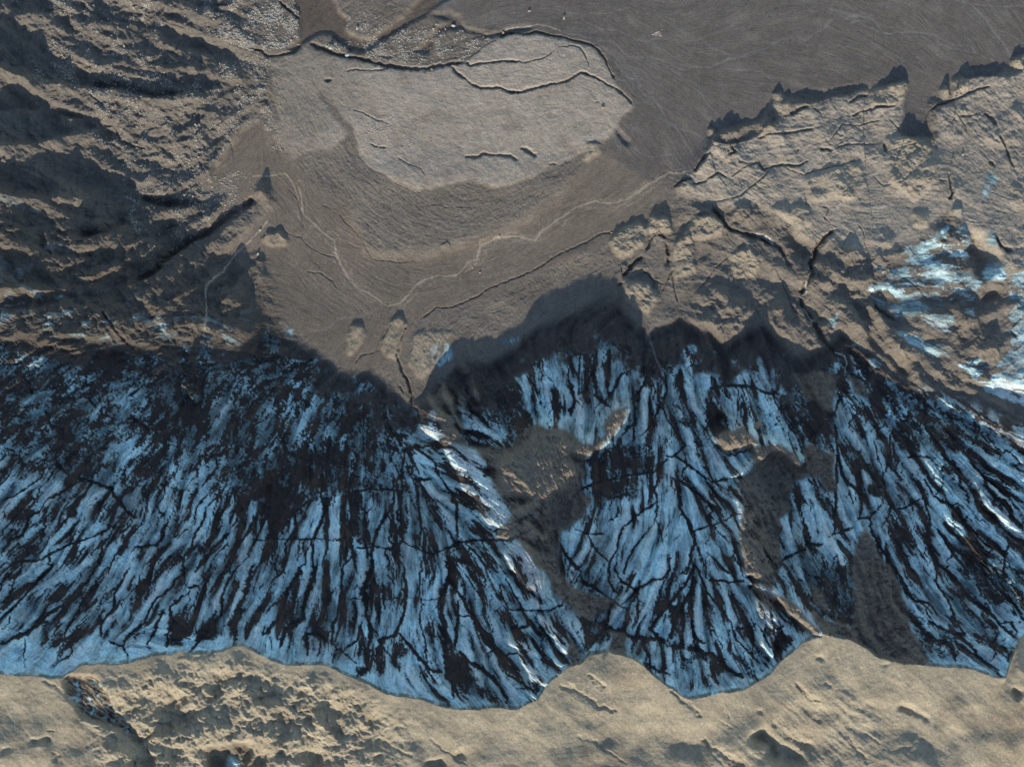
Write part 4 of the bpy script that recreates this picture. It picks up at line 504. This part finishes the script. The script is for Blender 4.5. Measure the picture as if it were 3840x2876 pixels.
# ice in patches low on the left
lefti = ss(950, 1250, V-0.12*U)*ss(1150, 900, U)*notice*below*(1-flat)
icep = np.maximum(icep, lefti*ss(0.15, 0.45, fbm(RU, RV, 80, 4, 151)+0.18*L1-0.12*L2))
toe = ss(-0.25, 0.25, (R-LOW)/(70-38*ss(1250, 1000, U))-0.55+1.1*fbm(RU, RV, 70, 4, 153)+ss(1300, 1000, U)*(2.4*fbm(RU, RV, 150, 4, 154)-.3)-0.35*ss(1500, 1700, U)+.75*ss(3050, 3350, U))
onice = mice*(1-sandp)*toe
w_ice = np.maximum(onice*(1-debris), icep*(1-mice))
film_shade = (0.5+0.75*dirty)*ss(-.25, 1.0, fbm(RU, RV, 130, 5, 163, .6)+0.25*L5+.25*L4*.6)*0.5*onice*(1-debris)
film_shade = np.clip(film_shade+.42*ss(-.9, .1, score-thr)*onice*(1-debris)+.55*icep*(1-mice)*ss(-.5, .4, fbm(RU, RV, 90, 4, 164)+.2*L4), 0, .85)  # last term also greys outlying ice patches, painting their shade in
w_dark = onice*debris
# brown rims within the debris
drybrown = ss(0.0, 0.6, fbm(RU, RV, 60, 4, 161)+0.3*L3*0.5)
w_dark_brown = w_dark*drybrown*0.75
base_n = below*(1-np.clip(w_ice+onice*debris, 0, 1))
w_plain = base_n*inplain
w_val = base_n*np.clip(inval+infan*0.0, 0, 1)*(1-inplain)
w_corr = base_n*corr*(1-w_plain)
w_terr = base_n*interr*(1-corr)*(1-inplain)
w_rt = base_n*inrt*(1-inplain)*(1-interr)
w_fan = base_n*infan*(1-inval)
w_till = np.clip(base_n-w_plain-w_val-w_corr-w_terr-w_rt-w_fan, 0, 1)
tone = 1+0.14*fb1+0.14*fb2+(0.03*L4+0.03*L2)*(1-.6*interr)+0.10*fb3+0.20*fleck*(1-.5*interr)
# dark crest line of the ice edge, and rubble in the cuts
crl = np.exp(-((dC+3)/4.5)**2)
pebble = fbm(U, V, 7, 2, 171)
# colours (linear albedo)
def C(*c): return np.array(c, np.float32)
c_ice = C(.46,.71,.76); c_white = C(.74,.75,.73); c_dark = C(.042,.036,.034); c_brown = C(.105,.072,.055)
c_sand = C(.375,.335,.245); c_plain = C(.145,.136,.124); c_val = C(.19,.165,.135); c_till = C(.185,.168,.142)
c_terr = C(.36,.325,.27); c_rt = C(.32,.29,.24); c_rust = C(.128,.108,.090); c_fan = C(.170,.150,.124); c_wat = C(.36,.315,.24); c_pale = C(.20,.195,.19); c_milk = C(.55,.55,.52)
col = np.zeros((NV, NU, 3), np.float32)
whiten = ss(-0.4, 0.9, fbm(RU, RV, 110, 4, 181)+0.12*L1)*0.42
for w, c in ((w_dark*(1-drybrown*0.75), c_dark), (w_dark_brown, c_brown), (w_sand, c_sand), (w_plain, c_plain), (w_val, c_val), (w_corr, c_rust), (w_terr, c_terr), (w_rt, c_rt), (w_fan, c_fan), (w_till, c_till)):
    col += w[..., None]*c
icet = np.clip(1.0-.7*(dirty-.3)+0.12*L2+0.12*L4+0.10*L5-0.20*L3+0.5*fb2+.9*fbm(RU, RV, 330, 3, 183), .3, 1.5)  # tone by dirt, plus deep shade painted into broad patches and troughs
whiten = np.clip(whiten*ss(.7, .3, dirty)+.5*ss(.7, 2.0, -L3)*ss(.6, .3, dirty)+0.5*litm, 0, 1)  # whiter on flute crests and sunlit ribs: their light put into the colour
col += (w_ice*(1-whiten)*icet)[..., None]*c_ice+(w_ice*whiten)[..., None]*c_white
tot = w_dark+w_sand+w_plain+w_val+w_corr+w_terr+w_rt+w_fan+w_till+w_ice
col /= np.maximum(tot, .3)[..., None]
def mixc(m, c):
    global col
    col = col*(1-m[..., None])+m[..., None]*c
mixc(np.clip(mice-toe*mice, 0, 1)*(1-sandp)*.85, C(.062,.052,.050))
mixc(w_sand*.5*ss(0, .5, fbm(RU, RV, 210, 5, 145, .55)+.07*L3), C(.25,.21,.155))
# warm rocky lumps of the near sand
mixc(rockysand, C(.20,.165,.12))
# left till varies: greyer high up, darker low
mixc(ss(0, .5, fbm(RU, RV, 200, 4, 191))*w_till*0.35, C(.12,.105,.085))
mixc(w_till*zl*.45, C(.115,.110,.102))
lowl = ss(450, 1000, V-0.35*U)*ss(1150, 1000, U); mixc(w_till*.6*lowl, C(.095,.080,.062))
mixc(ss(0.1, .6, fbm(RU, RV, 150, 4, 192))*w_till*0.35*(1-lowl), C(.26,.225,.165))
mixc(ss(0.0, .6, fbm(RU, RV, 120, 4, 193)+.12*L4)*w_terr*0.5, C(.22,.19,.155))
mixc(ss(0.0, .6, fbm(RU, RV, 90, 4, 194))*w_rt*0.4, C(.32,.275,.19))
apron = np.exp(-np.clip(dC, 0, 200)/14)*ss(-.1, .35, fbm(QU, QV, 60, 4, 146))*(~below)
mixc(apron*ss(-.3, .3, fleck+.5*fb3)*.75, C(.10,.085,.07))
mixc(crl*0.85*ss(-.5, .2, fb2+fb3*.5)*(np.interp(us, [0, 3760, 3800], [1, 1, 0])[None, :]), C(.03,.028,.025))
mixc(np.clip(crk, 0, 1)*0.55*(1-flat*0.5), C(.06,.052,.045))
mixc(mnd*.6*below*(1-mice), C(.34,.30,.225))
mixc(ipm*.75*(1-icep), C(.15,.135,.115))
mixc(inplain*ss(.7, 2., L4)*.3, C(.21,.20,.18)); mixc(inplain*ss(.6, 2., -L3)*.35, C(.10,.097,.095))
L7 = lic(fbm(U, V, 30, 3, 67), 190, 2)
bl = np.exp(-(L7/0.055)**2)*ss(-.1, .35, fbm(RU, RV, 170, 4, 68))
mixc(inplain*bl*.6, C(.215,.215,.22)); mixc(inval*bl*.45, C(.25,.22,.18)); mixc((inplain+inval)*np.exp(-((L7-.12)/0.05)**2)*ss(-.1, .35, fbm(RU, RV, 170, 4, 68))*.4, C(.07,.07,.07))
# damp stripes and braids on the silt
mixc(ss(0.8, 1.8, br)*flat*0.28*(1-.6*inplain), C(.085,.078,.072)); mixc(ss(0.9, 1.9, -br)*flat*0.28*(1-.6*inplain), C(.22,.195,.16))
mixc(ss(0.9, 1.8, L3)*flat*0.22, C(.10,.088,.08))
for k_, cc in ((0, c_wat), (1, c_pale), (2, c_milk)): mixc(water*(np.abs(wk-k_) < .5)*(0.9, 0.6, 0.9)[k_], cc)
# rock band in the near sand with a bit of ice
m = inpoly(P(3,0,[(540,900),(780,890),(900,1080),(980,1250),(1160,1400),(1060,1390),(900,1300),(680,1200),(560,1060)]), True, 5)
mixc(m*ss(-1.2, .6, L2+2*fb3), C(.075,.06,.05)); mixc(m*ss(.5, .9, fbm(U, V, 26, 3, 201)+.4), c_ice)
m = inpoly(P(3,0,[(1860,1640),(1900,1560),(2000,1610),(1990,1700),(1850,1700)]), True, 4); mixc(m*.9, c_ice)
m = inpoly(P(3,0,[(1700,1490),(2050,1440),(2100,1560),(2050,1700),(1750,1700)]), True, 6); mixc(m*.6*(1-inpoly(P(3,0,[(1860,1640),(1900,1560),(2000,1610),(1990,1700),(1850,1700)]), True, 4)), C(.10,.085,.07))  # pit floor darkened: its shade is put into the colour
mixc(film_shade*(1-litm*.7), C(.13,.125,.12))  # dirt film with the painted shade; thinned inside the sunlit patches
mixc(sandp*mice*.8, C(.225,.19,.15)); mixc(sandp*mice*litm*.5, C(.30,.255,.19)); mixc(sandp*mice*(1-.6*litm)*ss(-.1, .4, fbm(RU, RV, 50, 5, 203, .62)+.1*L4)*.6, C(.085,.062,.052))  # silt on ice; sunlight on the lit patches is mixed into its colour
col *= tone[..., None]
wetv = np.clip(np.maximum(water, onice*debris*0.35), 0, 1)
icev = np.clip(w_ice, 0, 1)
print('cover', round(time.time()-T0, 1))

# ------------------------------------------------------------------ to the world
Hm = blur(H, 28)
XW = (U-CU)*M*(1-Hm/HC); YW = (CV-V)*M*(1-Hm/HC); ZW = H*M
# regions, each its own sheet
reg = np.zeros((NV, NU), np.int8)                 # 0 moraine
reg[inplain > .5] = 1; reg[(np.maximum(inval, infan) > .5) & (inplain <= .5)] = 2; reg[corr > .5] = 2
reg[interr > .5] = 3; reg[(inrt > .5) & (inplain <= .5)] = 4
reg[mice > .5] = 5; reg[~below] = 6; reg[(icep > .45) & (mice <= .5)] = 5; reg[(sandp > .5) & (mice > .5)] = 7
reg[(water > .55) & (mice <= .5)] = 8
NAMES = ['moraine', 'outwash_plain', 'valley_floor', 'gravel_terrace', 'crevassed_terrace', 'glacier_ice', 'sand_ridge', 'silt_slope', 'meltwater_stream']
gx = np.gradient(ZW, axis=1); gy = np.gradient(ZW, axis=0)
xu = np.gradient(XW, axis=1); yu = np.gradient(YW, axis=1); xv = np.gradient(XW, axis=0); yv = np.gradient(YW, axis=0)
nx = yu*gy-gx*yv; ny = gx*xv-xu*gy; nz = xu*yv-yu*xv
ln = -np.sqrt(nx*nx+ny*ny+nz*nz); NRM = np.stack([nx/ln, ny/ln, nz/ln], -1).astype(np.float32)

def ground_mat():
    m = bpy.data.materials.new('ground'); m.use_nodes = True; nt = m.node_tree; n = nt.nodes; L = nt.links
    b = n['Principled BSDF']
    at = n.new('ShaderNodeAttribute'); at.attribute_name = 'cover'
    ax = n.new('ShaderNodeAttribute'); ax.attribute_name = 'state'
    sep = n.new('ShaderNodeSeparateColor'); L.new(ax.outputs['Color'], sep.inputs[0])
    geo = n.new('ShaderNodeNewGeometry')
    n1 = n.new('ShaderNodeTexNoise'); n1.inputs['Scale'].default_value = 0.9; n1.inputs['Detail'].default_value = 6; n1.inputs['Roughness'].default_value = .65
    n2 = n.new('ShaderNodeTexNoise'); n2.inputs['Scale'].default_value = 0.22; n2.inputs['Detail'].default_value = 5
    for q in (n1, n2): L.new(geo.outputs['Position'], q.inputs['Vector'])
    mr = n.new('ShaderNodeMapRange'); mr.inputs[1].default_value = .3; mr.inputs[2].default_value = .7; mr.inputs[3].default_value = .74; mr.inputs[4].default_value = 1.26
    L.new(n1.outputs[0], mr.inputs[0])
    mr2 = n.new('ShaderNodeMapRange'); mr2.inputs[1].default_value = .3; mr2.inputs[2].default_value = .7; mr2.inputs[3].default_value = .9; mr2.inputs[4].default_value = 1.1
    L.new(n2.outputs[0], mr2.inputs[0])
    mu = n.new('ShaderNodeMath'); mu.operation = 'MULTIPLY'; L.new(mr.outputs[0], mu.inputs[0]); L.new(mr2.outputs[0], mu.inputs[1])
    vm = n.new('ShaderNodeVectorMath'); vm.operation = 'SCALE'; L.new(at.outputs['Color'], vm.inputs[0]); L.new(mu.outputs[0], vm.inputs['Scale'])
    L.new(vm.outputs[0], b.inputs['Base Color'])
    rr = n.new('ShaderNodeMapRange'); rr.inputs[3].default_value = .95; rr.inputs[4].default_value = .42; L.new(sep.outputs[0], rr.inputs[0]); L.new(rr.outputs[0], b.inputs['Roughness'])
    b.inputs['Specular IOR Level'].default_value = .25
    bp = n.new('ShaderNodeBump'); bp.inputs['Distance'].default_value = .7
    sm = n.new('ShaderNodeMapRange'); sm.inputs[3].default_value = .6; sm.inputs[4].default_value = .15; L.new(sep.outputs[0], sm.inputs[0])
    L.new(sm.outputs[0], bp.inputs['Strength'])
    L.new(n1.outputs[0], bp.inputs['Height']); L.new(bp.outputs[0], b.inputs['Normal'])
    return m
GM = ground_mat()
def make_mesh(name, fj, fi):
    idx = fj*NU+fi
    quads = np.stack([idx, idx+NU, idx+NU+1, idx+1], 1).astype(np.int64)
    used, inv = np.unique(quads.ravel(), return_inverse=True)
    me = bpy.data.meshes.new(name)
    co = np.stack([XW.ravel()[used], YW.ravel()[used], ZW.ravel()[used]], 1).astype(np.float32)
    me.vertices.add(len(used)); me.vertices.foreach_set('co', co.ravel())
    me.loops.add(len(inv)); me.loops.foreach_set('vertex_index', inv.astype(np.int32))
    nf = len(quads); me.polygons.add(nf); me.polygons.foreach_set('loop_start', np.arange(0, 4*nf, 4, dtype=np.int32))
    me.update(calc_edges=True); me.polygons.foreach_set('use_smooth', np.ones(nf, bool))
    a = me.attributes.new('cover', 'FLOAT_COLOR', 'POINT'); rgba = np.ones((len(used), 4), np.float32); rgba[:, :3] = col.reshape(-1, 3)[used]; a.data.foreach_set('color', rgba.ravel())
    a = me.attributes.new('state', 'FLOAT_COLOR', 'POINT'); rgba = np.ones((len(used), 4), np.float32); rgba[:, 0] = wetv.ravel()[used]; rgba[:, 1] = icev.ravel()[used]; a.data.foreach_set('color', rgba.ravel())
    me.normals_split_custom_set_from_vertices(NRM.reshape(-1, 3)[used])
    me.materials.append(GM)
    ob = bpy.data.objects.new(name, me); SC.collection.objects.link(ob); ob['kind'] = 'structure'
    return ob
fr = reg[:-1, :-1]
SLAB = {0: 'brown stony moraine hills below the ice', 1: 'dark grey outwash plain with braided meltwater threads', 2: 'flat brown silt valley floor', 3: 'pale grey gravel terrace with dark crevices', 4: 'tan crevassed terrace with cracks and scarps', 5: 'blue glacier ice streaked with black debris', 6: 'smooth pale sand ridge above the ice', 7: 'grey-brown silt lying on the glacier slope', 8: 'thin muddy meltwater stream winding over silt'}
for k_, nm in enumerate(NAMES):
    fj, fi = np.nonzero(fr == k_)
    if len(fj):
        ob = make_mesh(nm, fj, fi); ob['label'] = SLAB[k_]
print('mesh', round(time.time()-T0, 1))

# ------------------------------------------------------------------ the land around, out to the horizon
def skirt():
    rings = [0, 20, 60, 150, 350, 800, 1800, 4000, 9000, 20000]
    st = max(1, int(20/STEP))
    top = [(0, i) for i in range(0, NU-1, st)]; right = [(j, NU-1) for j in range(0, NV-1, st)]
    bot = [(NV-1, i) for i in range(NU-1, 0, -st)]; left = [(j, 0) for j in range(NV-1, 0, -st)]
    per = top+right+bot+left; n = len(per)
    vsx = []; cols = []
    rn = random.Random(5)
    for k_, r_ in enumerate(rings):
        for (j, i) in per:
            x, y, z = float(XW[j, i]), float(YW[j, i]), float(ZW[j, i])
            L_ = math.hypot(x, y); f = 1+r_*M/ L_*1.6
            zz = z if k_ == 0 else z*0.5**min(k_, 3)+0.5*(1-0.5**min(k_, 3))*float(Hm[j, i])*M*0.6+ (6*math.sin(x*f*.011+1)+5*math.cos(y*f*.013))*min(1, r_/800)
            if k_ == 0: zz = z-0.02
            vsx.append((x*f, y*f, zz)); cc = col[j, i]*(1-min(1, k_/3))+np.array([.16,.14,.11])*min(1, k_/3); cols.append((*cc, 1))
    fs = []
    for k_ in range(len(rings)-1):
        for q in range(n):
            a = k_*n+q; b = k_*n+(q+1) % n
            fs.append((a, a+n, b+n, b))
    me = bpy.data.meshes.new('terrain'); me.from_pydata(vsx, [], fs); me.update()
    a = me.attributes.new('cover', 'FLOAT_COLOR', 'POINT'); a.data.foreach_set('color', np.array(cols, np.float32).ravel())
    me.materials.append(GM); me.polygons.foreach_set('use_smooth', np.ones(len(fs), bool))
    ob = bpy.data.objects.new('terrain', me); SC.collection.objects.link(ob); ob['kind'] = 'structure'
skirt()
# ------------------------------------------------------------------ rocks
def rock_mesh(seed, sub, sq):
    import bmesh
    bm = bmesh.new(); bmesh.ops.create_icosphere(bm, subdivisions=sub, radius=1)
    r_ = random.Random(seed); pl = [(np.array([r_.gauss(0, 1) for _ in range(3)]), r_.uniform(.55, .85)) for _ in range(9)]
    for v in bm.verts:
        p = np.array(v.co)
        for n_, d_ in pl:
            n_ = n_/np.linalg.norm(n_); t_ = p.dot(n_)
            if t_ > d_: p = p-n_*(t_-d_)
        v.co = (p[0]*sq[0], p[1]*sq[1], p[2]*sq[2])
    me = bpy.data.meshes.new('boulder'); bm.to_mesh(me); bm.free(); return me
def rock_mat(name, c):
    m = bpy.data.materials.new(name); m.use_nodes = True; n = m.node_tree.nodes; L = m.node_tree.links
    t = n.new('ShaderNodeTexNoise'); t.inputs['Scale'].default_value = 2.2; t.inputs['Detail'].default_value = 5
    g = n.new('ShaderNodeNewGeometry'); L.new(g.outputs['Position'], t.inputs['Vector'])
    r_ = n.new('ShaderNodeValToRGB'); r_.color_ramp.elements[0].position = .3; r_.color_ramp.elements[1].position = .7
    r_.color_ramp.elements[0].color = (*[x*.6 for x in c], 1); r_.color_ramp.elements[1].color = (*[min(1, x*1.25) for x in c], 1)
    L.new(t.outputs[0], r_.inputs[0]); b = n['Principled BSDF']; L.new(r_.outputs[0], b.inputs['Base Color']); b.inputs['Roughness'].default_value = .85
    return m
PALE, GREY, TAN, BLUE = rock_mat('pale_rock', (.46,.44,.38)), rock_mat('grey_rock', (.27,.26,.24)), rock_mat('tan_rock', (.42,.30,.19)), rock_mat('icy_rock', (.45,.55,.62))
variants = []
for q in range(6):
    me = rock_mesh(q, 2, [(1, .8, .7), (1, .65, .6), (1.1, .9, .55), (.9, .8, .9), (1.2, .7, .6), (1, 1, .7)][q]); me.materials.append(GREY if q == 3 else PALE); variants.append(me)
def ground_at(u, v):
    i = int(round((u+MG)/STEP)); j = int(round((v+MG)/STEP)); i = min(max(i, 0), NU-1); j = min(max(j, 0), NV-1)
    return float(XW[j, i]), float(YW[j, i]), float(ZW[j, i])
def boulder(u, v, dia, me, label, group=None, rot=None, rn=random, name='boulder', cat='boulder'):
    x, y, z = ground_at(u, v); o = bpy.data.objects.new(name, me); SC.collection.objects.link(o)
    o.location = (x, y, z+dia*.18); o.scale = (dia/2,)*3; o.rotation_euler = (rn.uniform(-.25, .25), rn.uniform(-.25, .25), rn.uniform(0, 6.28) if rot is None else rot)
    o['label'] = label; o['category'] = cat
    if group: o['group'] = group
    return o
def tinted(me, mat): m2 = me.copy(); m2.materials.clear(); m2.materials.append(mat); return m2
ZR = [('dark hills in the top left corner', [(150,60),(560,40),(600,170),(200,200)], 30), ('shaded moraine hills below the top left corner', [(300,230),(640,200),(640,330),(560,420),(330,330)], 30), ('pale stony bank touching the brown channel', [(900,0),(1110,0),(1115,150),(1010,190),(900,160)], 34), ('pale stony bank at the top edge, left part', [(600,0),(890,0),(890,150),(800,150)], 30),
 ('stony bars between the brown channels north of the terrace', [(1360,150),(1500,110),(1640,90),(1860,150),(1720,235),(1500,235),(1370,215)], 40), ('upper sunlit moraine slope left of the terrace', [(420,360),(840,270),(960,380),(860,470),(420,470)], 44), ('lower sunlit moraine slope above the silt fan', [(430,490),(860,490),(800,640),(560,640)], 40),
 ('stony ground below the left moraine ridges', [(520,720),(900,640),(960,700),(780,860),(620,950),(560,900)], 40)]
rr_ = random.Random(11)
def in_poly(x, y, p):
    c = False
    for k in range(len(p)):
        x1, y1 = p[k]; x2, y2 = p[(k+1) % len(p)]
        if (y1 > y) != (y2 > y) and x < (x2-x1)*(y-y1)/(y2-y1)+x1: c = not c
    return c
def pick(p):
    xs = [a for a, b in p]; ys = [b for a, b in p]
    while True:
        x, y = rr_.uniform(min(xs), max(xs)), rr_.uniform(min(ys), max(ys))
        if in_poly(x, y, p): return x, y
for where, poly, cnt in ZR:
    for q in range(cnt):
        u, v = pick(poly); boulder(u, v, rr_.choice([.9, 1.0, 1.1, 1.2, 1.4, 1.7]), variants[rr_.randrange(6)], 'pale boulder on the '+where, 'boulders on the '+where, rn=rr_)
ONE = [(2115,68,3.6,PALE,'large white boulder alone on the dark outwash plain, topmost centre'),(1986,43,2.4,PALE,'small white boulder on the dark outwash plain, left of the large one'),(1887,122,3.0,TAN,'orange-tinted boulder on the brown bank above the black terrace crevice'),(1242,181,5.0,PALE,'biggest pale boulder beside the black crevice north of the terrace'),
 (1699,97,3.4,BLUE,'blue-grey boulder on the dark silt bar north of the terrace'),(1339,108,3.4,PALE,'pale boulder at the tip of the stony bank, left of its smaller twin'),(1357,109,2.8,PALE,'smaller pale boulder at the tip of the stony bank, right of its twin'),(2260,404,3.0,TAN,'yellowish boulder among the hummocks at the right end of the pale terrace'),
 (466,172,3.0,PALE,'oblong white boulder high on the brown moraine, upper left'),(975,862,2.2,PALE,'white boulder just above the small mound in the silt valley, left end'),(968,953,2.4,PALE,'lone white boulder on the brown silt beside the moraine foot'),(999,877,2.2,PALE,'white boulder touching the top of the small silt mound'),(1873,884,2.6,PALE,'pale boulder on the valley bank beside the muddy stream bend'),
 (2296,872,2.6,TAN,'tan boulder at the upper end of the long dark valley-edge crack'),(3610,579,3.0,PALE,'white boulder on the smooth grey slope at the upper right'),(1800,1022,1.8,PALE,'white pebble-like boulder on the silt between stream and crack'),(1773,1004,1.8,PALE,'white pebble-like boulder just below the paired stream braids'),(1620,262,3.0,TAN,'brownish boulder on the far lip of the wide black crevice'),(1303,207,4.0,BLUE,'bluish ice-coated boulder inside the wide black crevice')]
for u, v, dia, mat, lab in ONE: boulder(u, v, dia, tinted(variants[rr_.randrange(3)], mat), lab, rn=rr_)
# the flat slab lying on the ice
sl = rock_mesh(77, 3, (1.25, .62, .30)); sl.materials.append(rock_mat('slab_rock', (.34,.27,.19)))
o = boulder(2838, 1601, 11.5, sl, 'flat tan rock slab lying alone on the blue ice, right of centre', rot=.5, rn=rr_, name='rock_slab', cat='rock slab'); o.location.z += .8
# the rest of the rubble, past counting
def rubble():
    base = rock_mesh(3, 1, (1, .8, .65)); bv = np.zeros(len(base.vertices)*3, np.float32); base.vertices.foreach_get('co', bv); bv = bv.reshape(-1, 3)
    bf = np.array([list(p.vertices) for p in base.polygons], np.int64)
    rg = np.random.RandomState(4); zones = [([(0,0),(560,0),(640,300),(900,280),(1000,420),(850,560),(780,650),(500,720),(330,600),(350,380),(100,300),(250,60)],4300),([(470,0),(560,0),(640,90),(560,110)],260),([(760,0),(1120,0),(1120,170),(960,200),(780,130)],3300),([(1350,150),(1500,110),(1640,90),(1860,150),(1700,245),(1500,240),(1180,170)],1900),([(1300,0),(1500,100),(1400,140),(1300,120)],160),([(450,720),(900,640),(960,700),(780,860),(620,960),(520,900)],1300),([(820,230),(1040,200),(1050,300),(880,420),(800,400)],600),([(1300,400),(1480,440),(1560,560),(1400,560)],260),([(950,250),(1010,400),(1110,640),(1060,640),(960,420)],240),([(2480,110),(2520,110),(2500,140),(2440,130)],60)]
    P_ = []
    for p, n_ in zones:
        xs = [a for a, b in p]; ys = [b for a, b in p]; k = 0
        while k < n_:
            x, y = rg.uniform(min(xs), max(xs)), rg.uniform(min(ys), max(ys))
            i = int((x+MG)/STEP); j = int((y+MG)/STEP)
            if in_poly(x, y, p) and (i < NU and j < NV) and fb2[j, i]*1.6+.8*fb1[j, i]+.5*fb3[j, i] > rg.uniform(-.15, .5): P_.append((x, y)); k += 1
    nn = len(P_); vv = np.zeros((nn, len(bv), 3), np.float32)
    for k, (x, y) in enumerate(P_):
        g = ground_at(x, y); r_ = .15+.24*rg.rand()**3; a_ = rg.rand()*6.28; ca, sa = math.cos(a_), math.sin(a_)
        q = bv*r_*2*(.7+.6*rg.rand(3)); vv[k, :, 0] = g[0]+ca*q[:, 0]-sa*q[:, 1]; vv[k, :, 1] = g[1]+sa*q[:, 0]+ca*q[:, 1]; vv[k, :, 2] = g[2]+q[:, 2]+r_*.2
    ff = (bf[None]+np.arange(nn)[:, None, None]*len(bv)).reshape(-1, 3)
    me = bpy.data.meshes.new('rubble'); me.vertices.add(nn*len(bv)); me.vertices.foreach_set('co', vv.ravel()); me.loops.add(ff.size); me.loops.foreach_set('vertex_index', ff.ravel().astype(np.int32))
    me.polygons.add(len(ff)); me.polygons.foreach_set('loop_start', np.arange(0, ff.size, 3, dtype=np.int32)); me.update(calc_edges=True); me.materials.append(PALE)
    o = bpy.data.objects.new('rubble', me); SC.collection.objects.link(o); o['kind'] = 'stuff'; o['label'] = 'pale stones strewn thickly over the brown moraine'; o['category'] = 'rubble'
rubble()
print('done', round(time.time()-T0, 1))
